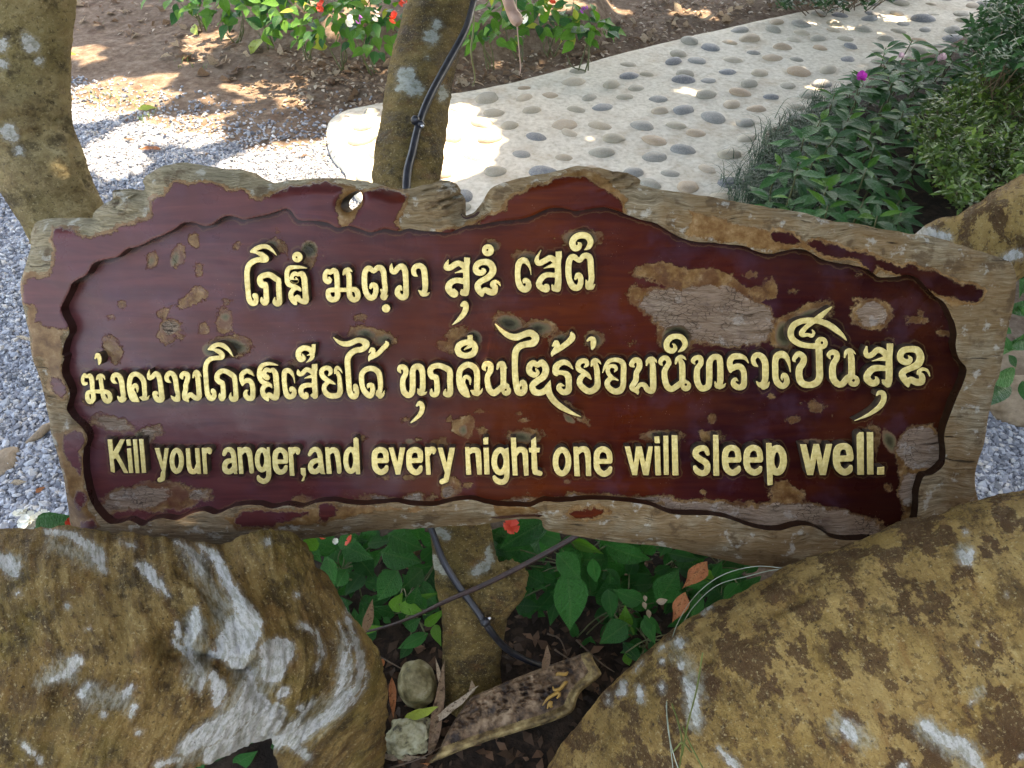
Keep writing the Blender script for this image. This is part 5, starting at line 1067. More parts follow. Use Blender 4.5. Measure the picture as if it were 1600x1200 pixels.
def build_plants():
    gA = mat_leaf('leaf_deep_green', (.006, .062, .010), (.022, .145, .022), .40)
    gB = mat_leaf('leaf_impatiens', (.016, .078, .022), (.058, .20, .05), .40)
    gC = mat_leaf('leaf_fresh', (.035, .14, .008), (.10, .27, .02), .45)
    gY = mat_leaf('leaf_yellowing', (.25, .30, .03), (.35, .42, .05), .45)
    st_m = mat_plain('plant_stem', [(.3, (.05, .07, .02)), (.7, (.12, .12, .05))], 40, .6)
    red = mat_plain('petal_red', [(.3, (.55, .03, .012)), (.7, (.78, .08, .03))], 60, .5); wht = mat_plain('petal_white', [(.3, (.72, .74, .6)), (.7, (.9, .9, .84))], 60, .5)
    mag = mat_plain('petal_magenta', [(.3, (.6, .02, .4)), (.7, (.8, .06, .55))], 60, .5); pnk = mat_plain('petal_pink', [(.3, (.7, .4, .45)), (.7, (.85, .62, .65))], 60, .5); pur = mat_plain('petal_purple', [(.3, (.25, .03, .3)), (.7, (.4, .08, .45))], 60, .5)
    fR, fW, fM, fP, fU = (flower_mesh('flower', q) for q in (red, wht, mag, pnk, pur))
    # ---- broad-leaved plants in the dark bed under the sign
    ov = [leaf_mesh('leaf', [gA], .34, .72, .22, .22, 9, .012, heart=.10), leaf_mesh('leaf', [gA], .38, .62, .30, .25, 9, .015, heart=.06), leaf_mesh('leaf', [gC], .36, .55, .25, .2, 9, .012)]
    c6 = '100,440>142,785,0,.92;50,330>192,475,0,1;330,270>596,392,1,.75;108,240>312,322,2,.55;640,585>752,425,0,1.15;530,595>376,548,0,.9;440,735>298,838,0,1;432,755>445,665,2,.9;470,745>495,800,2,.7;556,690>652,795,0,.7;600,835>588,905,0,1;962,455>838,432,2,.7;958,450>1000,378,1,.9;966,456>1115,440,1,.8;960,462>1000,560,0,.8;940,478>800,532,1,.8;868,560>838,712,0,.8;700,318>868,352,1,.7;430,845>545,962,1,.8;440,900>468,992,2,1;250,360>265,500,0,.8;340,540>360,700,0,.9;20,190>-60,330,0,1;560,700>600,830,0,.8;720,200>640,330,0,.9;860,440>790,380,0,.9;620,980>560,900,0,.9;480,640>560,560,0,.8;1000,560>900,640,0,.8;1100,500>1010,600,0,.9'
    c5 = '280,255>357,350,0,1.1;455,330>372,450,0,1.2;400,240>560,280,0,1;565,320>492,392,0,1;60,195>115,285,1,.8;150,270>168,395,0,.9;430,160>575,230,0,1;440,500>468,435,2,1;490,460>632,425,2,.35;470,470>568,505,2,.8;560,440>590,500,0,.9;530,470>545,420,1,.9;625,560>642,640,2,.8;580,565>662,505,2,.5;400,530>432,556,0,1;300,592>390,568,2,.5;585,605>458,672,0,.6;500,570>548,548,0,.8;590,515>625,500,0,.9;100,230>40,150,2,.8;200,200>260,180,0,.9;300,330>230,420,0,1;230,320>180,400,0,1;1180,180>1060,140,0,.9;1120,100>920,208,0,.75;1200,230>1290,330,0,1;1230,180>1380,240,2,.5;640,190>560,160,0,1;880,190>960,250,0,.9;900,240>990,230,0,.8;330,200>420,180,1,.9;100,430>40,520,0,.9;520,640>470,720,0,.8'
    centers = [(545, 905), (640, 960), (560, 1000), (900, 900), (960, 960), (1000, 1010), (1110, 900), (1060, 870)]
    plants = []; labs = ['broad-leaved plant at the left of the dark bed, under the sign edge', 'broad-leaved plant left of the leaning trunk, above the round stone', 'small low plant with pale green leaves left of the round stone', 'broad-leaved plant with the largest hanging leaf, right of the broken stub',
                         'broad-leaved plant in the middle right of the dark bed below the sign', 'young plant with small bright tip leaves above the right limb', 'bright rosette plant next to the twisted brown leaf and nylon lines', 'broad-leaved plant just under the sign edge, left of the twisted leaf']
    for (cx, cy), lb in zip(centers, labs):
        b = G(cx, cy + 20, .01); p = thing('bedding_plant', b, lb, 'plant', 'broad-leaved plants under the sign'); plants.append(p); stem_obj(p, b, W(cx, cy, 1.46), .004, st_m)
    def add(px, py, qx, qy, kind, wid, dep):
        i = int(np.argmin([(px - c[0]) ** 2 + (py - c[1]) ** 2 for c in centers])); p0 = W(px, py, dep + .02); p1 = W(qx, qy, dep + rng.uniform(-.03, .03))
        up = -FWD + rng.uniform(-.35, .35, 3) + [0, 0, .35]; leaf_obj(ov[kind], plants[i], p0, p1, up, wid)
        if rng.random() < .5: stem_obj(plants[i], p0, np.array(plants[i].location) + [0, 0, .1], .0018, st_m, 'stalk', .01)
    for ox, oy, s, txt, dd in ((860, 780, 3.75, c6, 1.40), (460, 780, 2.858, c5, 1.44)):
        for t in txt.split(';'):
            a, b = t.split('>'); ax, ay = map(float, a.split(',')); bx, by, k, wv = map(float, b.split(','))
            add(ox + ax / s, oy + ay / s, ox + bx / s, oy + by / s, int(k), wv, dd + rng.uniform(-.04, .05))
    for k in range(300):
        px = rng.uniform(485, 1170); py = rng.uniform(835, 1010)
        if py > 1120 - abs(px - 1000) * .0 and px > 1000: continue
        if 680 < px < 800 and py > 860: continue
        if py > 960 and 600 < px < 900: continue
        a = rng.uniform(0, 6.28); L = rng.uniform(24, 48); add(px, py, px + L * math.cos(a), py + L * math.sin(a), 0 if rng.random() < .8 else 1, rng.uniform(.7, 1.1), rng.uniform(1.48, 1.58))
    for px, py, d, me, s, lb in ((548, 846, 1.38, fR, .022, 'scarlet flower just below the left part of the sign'), (525, 846, 1.38, fW, .012, 'tiny white flower beside the scarlet flower below the sign'), (503, 843, 1.38, fR, .012, 'small red bloom peeking out at the sign bottom, above the folded limb'), (797, 823, 1.3, fR, .03, 'orange-red flower hanging at the sign bottom right of the trunk')):
        o = link('salvia_flower', me, None, W(px, py, d)); o.scale = (s, s, s); o.rotation_euler = (R(rng.uniform(20, 60)), 0, rng.uniform(0, 6)); tag(o, lb, 'flower')
    t = thing('bedding_plant', G(330, 1190, .0), 'dark leafy plant in the gap below the white patch of the folded limb', 'plant', None)
    for k in range(16):
        px, py = rng.uniform(270, 440), rng.uniform(1150, 1215); a = rng.uniform(-2.8, .4); L = rng.uniform(35, 60); leaf_obj(ov[k % 2], t, W(px, py, 1.34), W(px + L * math.cos(a), py + L * .5 * math.sin(a), 1.32 + rng.uniform(-.03, .03)), -FWD + rng.uniform(-.3, .3, 3), .9)
    # ---- white flower bunch at the left, behind the folded limb
    b = G(60, 842, 0); wfl = thing('white_flower_plant', b, 'cream white flower bunch with one green leaf, left edge above the folded limb', 'flower')
    for k in range(16):
        px, py = 45 + rng.uniform(-17, 26), 812 + rng.uniform(-12, 12); o = link('flower', fW, wfl, tuple(W(px, py, 1.25 + rng.uniform(-.03, .03)) - b)); s = rng.uniform(.014, .026); o.scale = (s, s, s); o.rotation_euler = (rng.uniform(-.8, .9), rng.uniform(-.8, .8), rng.uniform(0, 6))
    leaf_obj(ov[0], wfl, W(60, 830, 1.2), W(110, 812, 1.18), -FWD, 1.); leaf_obj(ov[2], wfl, W(66, 828, 1.21), W(94, 806, 1.2), -FWD, .6); stem_obj(wfl, b, W(55, 825, 1.24), .003, st_m)
    o = link('salvia_flower', fR, None, W(110, 816, 1.17)); o.scale = (.016,) * 3; o.rotation_euler = (.9, 0, 1); tag(o, 'small red flower between the green leaf and the sign corner, lower left', 'flower')
    # ---- rosette plants right of the path
    la = [leaf_mesh('leaf', [gB], .42, .36, .22, .25, 8), leaf_mesh('leaf', [gB], .45, .30, .34, .3, 8), leaf_mesh('leaf', [gB], .40, .40, .15, .2, 8)]
    lc = [leaf_mesh('leaf', [gC], .42, .34, .2, .25, 8)]
    reg = [(1200, 300), (1215, 240), (1275, 180), (1325, 122), (1385, 80), (1470, 62), (1540, 62), (1600, 110), (1500, 190), (1450, 230), (1430, 300), (1420, 352), (1330, 352), (1260, 330)]
    pts = []
    for k in range(6000):
        px, py = rng.uniform(1190, 1600), rng.uniform(55, 360)
        if sd_poly(np.array([px]), np.array([py]), reg)[0] > -2: continue
        p = G(px, py, .26)
        if all(np.hypot(*(p[:2] - q[0][:2])) > .088 for q in pts): pts.append((p, px, py))
    print('rosettes', len(pts))
    pts.sort(key=lambda q: -q[2])
    def near(px, py):
        r_ = 'nearest the sign' if py > 285 else 'mid-bed' if py > 225 else 'behind mid-bed' if py > 165 else 'at the far end'
        lft = 1215 + (330 - py) * .55; c_ = 'by the mondo grass' if px < lft + 55 else 'against the azalea' if px > lft + 150 else 'between grass and azalea'
        return r_ + ', ' + c_
    for k, (p, px, py) in enumerate(pts[:130]):
        p = p + [0, 0, rng.uniform(-.07, .05)]; b = np.array([p[0], p[1], .06])
        t = thing('leafy_bedding_plant', b, f'dark green pointed-leaf plant {near(px, py)}', 'plant', 'pointed-leaf plants ' + near(px, py))
        stem_obj(t, b, p, .004, st_m); n = 9 if py > 150 else 7; a0 = rng.uniform(0, 6)
        for j in range(n):
            a = a0 + j * 2.4; el = .75 - .95 * (1 - j / n) ** .8; L = rng.uniform(.10, .145) * (.62 + .38 * (1 - j / n)); dv = np.array([math.cos(a) * math.cos(el), math.sin(a) * math.cos(el), math.sin(el)])
            fresh = (j > n - 3) and rng.random() < .5; leaf_obj(lc[0] if fresh else la[rng.integers(3)], t, p + dv * .008 - [0, 0, .012 * (n - j) * .4], p + dv * L - [0, 0, .012 * (n - j) * .4], [0, -.15, 1], rng.uniform(.85, 1.2))
    for px, py, me, s, lb in ((1345, 118, fM, .036, 'bright magenta flower on the left of the dark green bed'), (1472, 92, fP, .03, 'pale pink flower near the back of the dark green bed'), (1408, 90, fP, .022, 'small lilac bud between the pink and the magenta flower')):
        for q in range(3):
            o = link('flower', me, None, G(px, py, .34) + rng.uniform(-.008, .008, 3)) if q == 0 else link('petals', me, o0, tuple(rng.uniform(-.25, .25, 3)))
            if q == 0: o0 = o; o.scale = (s,) * 3; tag(o, lb, 'flower')
            o.rotation_euler = (.5 + q, .3 * q, q * 2)
    t = thing('leafy_bedding_plant', G(1585, 560, 0), 'lone leafy plant in the shade at the right edge, beside the sign end', 'plant')
    for k in range(26):
        px, py = rng.uniform(1572, 1640), rng.uniform(400, 600); a = rng.uniform(0, 6.28); L = rng.uniform(22, 38); leaf_obj(la[k % 3], t, W(px, py, 1.8 + rng.uniform(-.08, .08)), W(px + L * math.cos(a), py + L * math.sin(a), 1.8 + rng.uniform(-.08, .08)), -FWD + rng.uniform(-.4, .4, 3), 1.1)
    # ---- fine-leaved azalea shrubs at the right edge
    am = mat_leafmass('azalea_leaves', [(0, (.030, .060, .012)), (.6, (.085, .16, .025)), (1, (.20, .30, .05))])
    dm = mat_leafmass('dark_shrub_leaves', [(0, (.012, .042, .012)), (.7, (.034, .10, .028)), (1, (.07, .17, .05))]); tw = mat_plain('twig', [(.3, (.09, .055, .035)), (.7, (.2, .14, .09))], 40, .8)
    lb_, lf_ = np.array([[0, 0, 0], [.45, .2, .05], [1, 0, -.08], [.45, -.2, .05]]), np.array([[0, 3, 1], [1, 3, 2]])
    def shrub(name, lab, poly, z0, z1, ntip, nl, L, mat, grp, cols):
        base = G(poly[0][0], poly[0][1], 0); base = G(np.mean([p[0] for p in poly]), np.mean([p[1] for p in poly]) + 20, .02)
        t = thing(name, base, lab, 'shrub', grp); P, rt, tl, rv, stv = [], [], [], [], []; k = 0; xs = [p[0] for p in poly]; ys = [p[1] for p in poly]; tips = []
        while k < ntip:
            px, py = rng.uniform(min(xs), max(xs)), rng.uniform(min(ys), max(ys))
            if sd_poly(np.array([px]), np.array([py]), poly)[0] > 0: continue
            tips.append(G(px, py, rng.uniform(z0, z1))); k += 1
        for tp in tips:
            n = nl; P.append(tp + rng.normal(0, .016, (n, 3))); rt.append(rng.uniform(0, 6.3, n)); tl.append(np.stack([rng.uniform(-.6, .6, n), rng.uniform(-.9, .5, n)], -1)); rv.append(np.clip(rng.normal(.45, .22) + rng.normal(0, .15, n), 0, 1))
        P = np.vstack(P); me = scatter_mesh('foliage', lb_, lf_, P - base, rng.uniform(.7, 1.2, len(P)) * L, np.concatenate(rt), [mat], np.vstack(tl), np.concatenate(rv)); tag(link('foliage', me, t), kind='stuff')
        VV, FF, n = [], [], 0
        for tp in tips[::2]:
            q = tp * .35 + (base + [rng.uniform(-.15, .15), rng.uniform(-.15, .15), 0]) * .65; q[2] = .02; v, f = tube(catmull(np.array([q, (q + tp) / 2 + rng.uniform(-.03, .03, 3), tp]), n=2), np.linspace(.0035, .0012, 5), 4, cap=False); VV.append(v - base); FF.append(f[0] + n); n += len(v)
        tag(link('twigs', make_mesh('twigs', np.vstack(VV), [np.vstack(FF)], [tw]), t), kind='stuff')
    shrub('azalea_shrub', 'yellow-green small-leaved shrub at the right edge, behind the branch', [(1435, 180), (1480, 140), (1560, 105), (1680, 80), (1700, 300), (1560, 300), (1500, 320), (1475, 290), (1440, 230)], .22, .46, 560, 15, .034, am, None, 0)
    shrub('dark_shrub', 'dark green fine-leaved shrub in the top right corner', [(1516, 60), (1535, 25), (1570, -10), (1720, -50), (1720, 110), (1600, 112), (1540, 105)], .2, .85, 560, 15, .036, dm, None, 0)
    shrub('low_shrub', 'low dark shrub at the far edge of the path, top middle', [(1180, -60), (1500, -60), (1400, -10), (1340, 2), (1250, 12), (1200, 4)], .05, .3, 160, 14, .05, dm, None, 0)
    # ---- mondo grass tufts
    gm = mat_leafmass('mondo_grass', [(0, (.018, .040, .022)), (.6, (.055, .11, .055)), (1, (.13, .21, .11))], .5)
    def blades(cents, n, L, spread, hgt):
        VV, FF, rv, k = [], [], [], 0
        for c in cents:
            for _ in range(n):
                a = rng.uniform(0, 6.28); l = L * rng.uniform(.6, 1.15); o = c + [rng.normal(0, spread), rng.normal(0, spread), 0]; t = np.linspace(0, 1, 5)[:, None]; d = np.array([math.cos(a), math.sin(a), 0])
                p = o + d * l * t ** 1.3 + np.array([0, 0, 1.]) * (hgt * rng.uniform(.7, 1.1) * np.sin(t * 2.3) - .01); sdv = np.cross(d, [0, 0, 1.]) * .0021 * (1 - t * .85); VV += [p + sdv, p - sdv]
                for i in range(4): FF.append((k + i, k + i + 1, k + 6 + i, k + 5 + i))
                k += 10; rv += [np.clip(rng.normal(.45, .25), 0, 1)] * 10
        return np.vstack(VV), np.array(FF), np.array(rv)
    tuft = [(1195, 285), (1205, 250), (1225, 225), (1245, 270), (1215, 305), (1240, 320), (1262, 240), (1250, 205), (1275, 195), (1255, 300), (1180, 300), (1230, 190 + 60), (1290, 165), (1310, 180), (1185, 318), (1282, 222)]
    V, F, rv = blades([G(a, b, .06) for a, b in tuft], 190, .12, .05, .075); tag(link('mondo_grass', make_mesh('mondo_grass', V, [F], [gm], attrs=dict(rv=rv))), 'dark fine mondo grass edging the pebble path', 'grass', kind='stuff')
    gg = mat_leafmass('bright_grass', [(0, (.05, .10, .012)), (1, (.16, .26, .04))], .5); X = [G(a, b, .02) for a, b in ((455 / 2.963, 118 / 2.963), (150, 148), (300, 305 / 2.963), (208, 160), (225, 187), (180, 150), (285, 90))]
    V, F, rv = blades(X, 9, .05, .03, .03); tag(link('grass_sprigs', make_mesh('grass_sprigs', V, [F], [gg], attrs=dict(rv=rv))), 'sparse bright grass sprigs on the soil at the upper left', 'grass', kind='stuff')
    for cx, cy, dp in ((1075, 1150, .82),):
        VV, FF, k = [], [], 0
        for pts in ([(1062, 1120), (1075, 1155), (1098, 1200), (1120, 1240)], [(1050, 1100), (1060, 1130), (1066, 1165), (1060, 1210)], [(1098, 1020), (1088, 1080), (1075, 1130), (1066, 1180)], [(1040, 1185), (1056, 1170), (1066, 1160), (1080, 1175)]):
            P, r = spine([(a, b, .86 - .04 * i, 1.3) for i, (a, b) in enumerate(pts)], 5); v, f = tube(P, r, 5, False); VV.append(v); FF.append(f[0] + k); k += len(v)
        V = np.vstack(VV); tag(center_obj('grass_blades', V, [np.vstack(FF)], [mat_plain('grass_blade', [(.3, (.07, .10, .02)), (.7, (.16, .18, .05))], 30, .5)]), 'thin green grass blades lying on the right limb under the nylon lines', 'grass')
    # ---- salvia bushes in the bed along the top
    sal = [leaf_mesh('leaf', [gC], .36, .62, .2, .2, 7), leaf_mesh('leaf', [gC], .36, .55, .35, .25, 7), leaf_mesh('leaf', [gA], .36, .62, .25, .2, 7)]; yel = leaf_mesh('leaf', [gY], .4, .5, .2, .2, 7)
    bush = [(300, -6, 'leftmost bush of the top flower bed'), (352, 12, 'second bush from the left in the top flower bed, light edged leaves'), (410, 20, 'bush with white-green sunlit leaves in the top flower bed'), (468, 36, 'bush above the fallen yellow leaf in the top flower bed'), (520, 50, 'bush with red spikes left of the leaning trunk'),
            (575, 58, 'bush touching the left side of the leaning trunk'), (440, -18, 'bush at the picture top behind the sunlit bush'), (560, 0, 'bush at the picture top behind the red spikes'), (762, 50, 'bush touching the right side of the leaning trunk'), (815, 38, 'bush behind the hanging branch end'), (865, 30, 'bush with the white flower, right of the branch end'), (915, 52, 'small last bush at the right end of the top flower bed'), (840, -15, 'bush at the picture top right of the trunk'), (640, 40, 'bush hidden behind the leaning trunk')]
    for cx, cy, lb in bush:
        c = G(cx, cy, .26); base = np.array([c[0], c[1], .08]); t = thing('salvia_bush', base, lb, 'plant', 'salvia bushes of the top flower bed'); r = .19 if lb[0:5] != 'small' else .12
        for k in range(4): stem_obj(t, base + rng.uniform(-.03, .03, 3) * [1, 1, 0], c + rng.uniform(-.1, .1, 3), .004, st_m)
        for k in range(46):
            d = rng.normal(0, 1, 3); d[2] = abs(d[2]) * .9 - .15; d[1] -= .5; d /= np.linalg.norm(d); q = c + d * r * rng.uniform(.55, 1.05) * [1.15, 1, .95]; out = d * [1, 1, .2] + rng.normal(0, .45, 3) + [0, 0, -.15]; out /= np.linalg.norm(out); L = rng.uniform(.052, .088)
            leaf_obj(sal[rng.integers(3)] if rng.random() < .97 else yel, t, q, q + out * L, d + [0, -.4, .9], rng.uniform(.85, 1.2))
    for px, py, me, s, lb in ((500, 15, fR, .05, 'red salvia flower at the picture top, left of the trunk'), (612, 36, fR, .05, 'red salvia flower right beside the leaning trunk'), (585, 33, fW, .045, 'white salvia flower left of the red one by the trunk'), (545, 38, fW, .05, 'white salvia flower above the purple one'), (557, 36, fU, .035, 'small purple flower between white flowers'), (863, 5, fR, .05, 'orange-red salvia flower at the picture top right of the trunk'), (823, 33, fW, .055, 'white salvia flower right of the hanging branch end'), (908, 20, fU, .035, 'purple flower at the right end of the flower bed'), (625, 8, fR, .04, 'red salvia flower high on the left side of the trunk'), (502, 4, fR, .03, 'tiny red bud at the picture top')):
        p = G(px, py, .40); s *= .62; o = link('salvia_flower', me, None, tuple(p)); o.scale = (s,) * 3; o.rotation_euler = (R(50), rng.uniform(-.3, .3), rng.uniform(0, 6)); tag(o, lb, 'flower', None)
        for q in range(3): c2 = link('floret', me, o, (rng.uniform(-.3, .3), rng.uniform(-.3, .3), .5 + .45 * q)); c2.scale = (.8, .8, .8); c2.rotation_euler = (rng.uniform(-.6, .6), rng.uniform(-.6, .6), q)

def build_debris():
    tanm = mat_leaf('dry_leaf', (.30, .20, .12), (.50, .40, .29), .8, .1, 1); brn = mat_leaf('dry_leaf_brown', (.15, .085, .05), (.28, .18, .11), .75, .1, 1); org = mat_leaf('leaf_orange_brown', (.36, .12, .04), (.46, .17, .07), .55, .2, 1)
    yl = mat_leaf('leaf_yellow', (.34, .42, .06), (.42, .50, .10), .5); pl = mat_leaf('leaf_pale_tan', (.42, .34, .17), (.5, .42, .24), .7)
    D = [leaf_mesh('dry_leaf', [m], .45, w_, dr, f, 7, .03, c) for m in (tanm, brn) for w_, dr, f, c in ((.42, .3, .5, .6), (.5, -.3, -.4, -.8), (.3, .5, .8, 0), (.6, .15, .2, 1.2))]
    reg = [(105, 0), (280, 30), (400, 70), (520, 100), (640, 110), (760, 105), (900, 82), (1000, 10), (1240, -10), (1240, 12), (1100, 48), (950, 85), (800, 128), (640, 155), (540, 168), (440, 175), (300, 110), (180, 60), (120, 60)]
    n = 0
    while n < 190:
        px, py = rng.uniform(100, 1240), rng.uniform(-5, 200)
        if sd_poly(np.array([px]), np.array([py]), reg)[0] > 0: continue
        n += 1; p = G(px, py, 0); p[2] = zground(np.array([p[0]]), np.array([p[1]]))[0] + .012; a = rng.uniform(0, 6.3); L = rng.uniform(.045, .085); wh = 'by the upper left trunk' if px < 230 else 'on the bank below the leftmost bushes' if px < 400 else 'on the bank below the middle bushes' if px < 530 else 'just left of the leaning trunk' if px < 640 else 'just right of the leaning trunk' if px < 800 else 'by the garden hose end' if px < 930 else 'in the litter at the top, above the path'
        o = leaf_obj(D[rng.integers(8)], None, p, p + [L * math.cos(a), L * math.sin(a), rng.uniform(-.006, .02)], [rng.uniform(-.5, .5), rng.uniform(-.5, .5), 1], 1, 'dry_leaf'); tag(o, 'small curled dry leaf ' + wh, 'leaf', 'dry leaves ' + wh)
    base = np.array([[0, 0, 0], [.5, .25, .12], [1, 0, 0], [.5, -.25, .12]]); F = np.array([[0, 3, 1], [1, 3, 2]]); P = []
    while len(P) < 2600:
        px, py = rng.uniform(95, 1260), rng.uniform(-10, 250)
        if sd_poly(np.array([px]), np.array([py]), reg)[0] > 0 and rng.random() > .10: continue
        if rng.random() > (.15 if px < 450 else 1): continue
        q = G(px, py, 0)
        if sd_poly(np.array([q[0]]), np.array([q[1]]), PATH)[0] < .0: continue
        P.append(q)
    P = np.array(P); P[:, 2] = zground(P[:, 0], P[:, 1]) + .006; lm = mat_leafmass('leaf_litter', [(0, (.11, .055, .03)), (.6, (.27, .17, .10)), (1, (.55, .47, .37))], .85)
    tag(link('leaf_litter', scatter_mesh('leaf_litter', base, F, P, rng.uniform(.014, .045, len(P)), rng.uniform(0, 6.3, len(P)), [lm], rng.uniform(-.4, .4, (len(P), 2)))), 'fine dry leaf litter on the soil beside the path', 'leaf litter', kind='stuff')
    Q = []
    while len(Q) < 900:
        px, py = rng.uniform(500, 1160), rng.uniform(850, 1230); Q.append(G(px, py, 0))
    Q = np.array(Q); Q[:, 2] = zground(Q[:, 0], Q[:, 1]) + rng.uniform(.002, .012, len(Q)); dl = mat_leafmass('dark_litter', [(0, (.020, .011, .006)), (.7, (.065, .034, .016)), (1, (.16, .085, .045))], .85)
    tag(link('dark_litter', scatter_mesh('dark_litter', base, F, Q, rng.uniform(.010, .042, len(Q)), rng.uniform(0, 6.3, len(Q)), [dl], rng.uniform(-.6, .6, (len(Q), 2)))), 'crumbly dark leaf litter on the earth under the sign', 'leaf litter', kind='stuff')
    tw_ = mat_plain('dead_twig', [(.3, (.05, .03, .02)), (.7, (.14, .095, .06))], 60, .8)
    for k, (x0, y0, x1, y1, wh) in enumerate(((1150 / 3.75 + 560, 1015, 905, 1032, 'right of the leaning trunk'), (855, 990, 885, 1022, 'above the carved fragment'), (560, 1010, 640, 1052, 'left of the round stone'), (610, 1200, 700, 1160, 'across the bottom under the stones'), (900, 1000, 960, 1050, 'near the right limb'), (505, 985, 545, 1020, 'beside the folded limb'))):
        A_ = G(x0, y0, .03); B2 = G(x1, y1, .03); v_, f_ = tube(catmull(np.array([A_, (A_ + B2) / 2 + rng.uniform(-.012, .012, 3), B2]), n=5), np.linspace(.0022, .001, 11), 6); tag(center_obj('twig', v_, f_, [tw_]), 'thin dry twig on the dark earth, ' + wh, 'twig', 'twigs in the dark bed')
    def one(px, py, qx, qy, mat, wd, lab, z=.015, name='dry_leaf', dr=.1, cu=.4, dep=None, dep2=None, up=(0, -.3, 1)):
        p0 = G(px, py, z) if dep is None else W(px, py, dep); p1 = G(qx, qy, z + .01) if dep is None else W(qx, qy, dep2 or dep); o = leaf_obj(leaf_mesh(name, [mat], .42, wd, dr, .3, 10, .02, cu), None, p0, p1, up, 1, name); tag(o, lab, 'leaf'); return o
    one(215, 170, 245, 166, yl, .3, 'long yellow-green leaf lying on the gravel at the upper left', name='fallen_leaf'); one(291, 50, 305, 62, yl, .7, 'bright yellow leaf on the bank just below the leftmost bush', name='fallen_leaf', dep=4.1, dep2=4.0); one(410, 60, 390, 80, yl, .6, 'bright yellow-green leaf under the bush in front of the bank', name='fallen_leaf', dep=3.9, dep2=3.8)
    one(252, 233, 216, 230, org, .35, 'orange-brown dry leaf on the gravel above the sign'); one(378, 206, 343, 210, tanm, .2, 'thin tan stick-like leaf on the soil edge'); one(210, 218, 190, 216, brn, .3, 'dark small dry leaf on the sunlit gravel'); one(104, 90, 125, 92, yl, .5, 'yellow-green leaf against the upper left trunk', name='fallen_leaf'); one(360, 42, 384, 36, pl, .6, 'pale cream leaf standing against the bank', dep=4.1)
    one(24, 525, 56, 532, tanm, .12, 'thin tan twig-like leaf against the left edge of the sign'); one(55, 770, 70, 760, org, .4, 'small orange dry leaf on the gravel at the left'); one(1572, 760, 1560, 765, org, .5, 'small orange leaf on the gravel right of the sign'); one(16, 755, 40, 752, tanm, .3, 'tan dry leaf on gravel at the left border')
    one(1105, 877, 1068, 921, org, .30, 'upper half of a twisted orange-brown leaf hanging by the nylon lines', name='twisted_leaf', dep=1.12, dep2=1.10, cu=1.5, up=-FWD); one(1071, 925, 1052, 974, org, .34, 'lower half of a twisted orange-brown leaf, speckled, above the right limb', name='twisted_leaf', dep=1.10, dep2=1.08, cu=1.2, up=-FWD)
    F2 = -FWD
    for a, b, c, d, m_, w_, lb in ((671, 1190, 697, 1038, brn, .12, 'long narrow reddish-brown leaf standing left of the carved fragment'), (612, 1058, 615, 1122, org, .2, 'pinkish-brown leaf standing left of the round stone'), (667, 1134, 746, 1078, tanm, .13, 'rolled tan leaf lying over the corner of the carved fragment'), (632, 1121, 682, 1108, yl, .3, 'yellow-green leaf between the two stones'), (590, 1180, 664, 1188, tanm, .16, 'long tan leaf at the bottom under the pale stone'), (565, 1198, 606, 1172, org, .2, 'orange-brown leaf at the foot of the folded limb'), (640, 1200, 670, 1196, org, .35, 'red-brown leaf at the very bottom edge'), (600, 1040, 588, 1030, org, .4, 'small red-orange leaf in the dark beside the folded limb'), (690, 1075, 682, 1032, tanm, .12, 'thin tan leaf behind the round stone'), (737, 1085, 738, 1066, tanm, .3, 'pale curled leaf tip behind the fragment'), (850, 1050, 857, 1012, brn, .3, 'brown dry leaf hanging in the dark right of the trunk'), (570, 990, 582, 940, brn, .25, 'dark red-brown leaf among the left plants')):
        one(a, b, c, d, m_, w_, lb, dep=1.36, dep2=1.33, up=F2 + np.array([.3, 0, .2]))
    for px, py, k in ((1007, 930, 0), (1005, 940, 1), (1012, 952, 2), (1025, 940, 3)):
        s_ = leaf_obj(leaf_mesh('seed_pod', [tanm], .5, .5, .1, .6, 6), None, W(px, py, 1.36), W(px + (2, 4, 3, 18)[k], py + (10, 12, 14, -2)[k], 1.35), F2, 1.2, 'seed_pod'); tag(s_, ('uppermost', 'second', 'lowest', 'rightmost, longest')[k] + ' withered tan seed pod in the dark bed right of the trunk', 'seed pod', 'withered seed pods')
    # stones
    sb, sf = ico(4)
    def stone(c, sc, lab, mat, seed, rot=0, amp=.16, fr=1.2):
        v = sb * (1 + amp * fbm(sb * fr + seed, 4, seed))[:, None] * np.array(sc); cr_, sr_ = math.cos(rot), math.sin(rot); v = np.stack([v[:, 0] * cr_ - v[:, 1] * sr_, v[:, 0] * sr_ + v[:, 1] * cr_, v[:, 2]], -1); tag(center_obj('stone', v + c, [sf], [mat]), lab, 'stone')
    s1 = mat_plain('mossy_stone', [(.36, (.05, .04, .014)), (.46, (.12, .10, .04)), (.56, (.20, .17, .08)), (.66, (.30, .27, .17))], 34, .65, .006); s2 = mat_plain('pale_stone', [(.36, (.04, .035, .02)), (.46, (.26, .24, .13)), (.7, (.45, .45, .33))], 40, .85, .006, bs=60); s3 = mat_plain('brown_stone', [(.3, (.14, .09, .05)), (.7, (.33, .25, .17))], 25, .9, .005)
    stone(W(652, 1070, 1.40), (.040, .048, .056), 'smooth rounded olive stone between the folded limb and the trunk', s1, 3, .2, .17); stone(W(638, 1150, 1.36), (.047, .034, .036), 'rough pale yellowish stone below the rounded stone', s2, 5, .3, .45, 2.2)
    stone(G(1590, 640, 0) + [0, 0, .03], (.12, .09, .06), 'brown stone at the right edge above the gravel', s3, 8); stone(G(1575, 600, 0) + [.02, .05, .02], (.1, .08, .06), 'darker brown stone behind the one at the right edge', s3, 9)
    stone(G(12, 725, 0) + [0, 0, .012], (.035, .05, .022), 'flat brownish stone on the gravel near the left border', s3, 12)
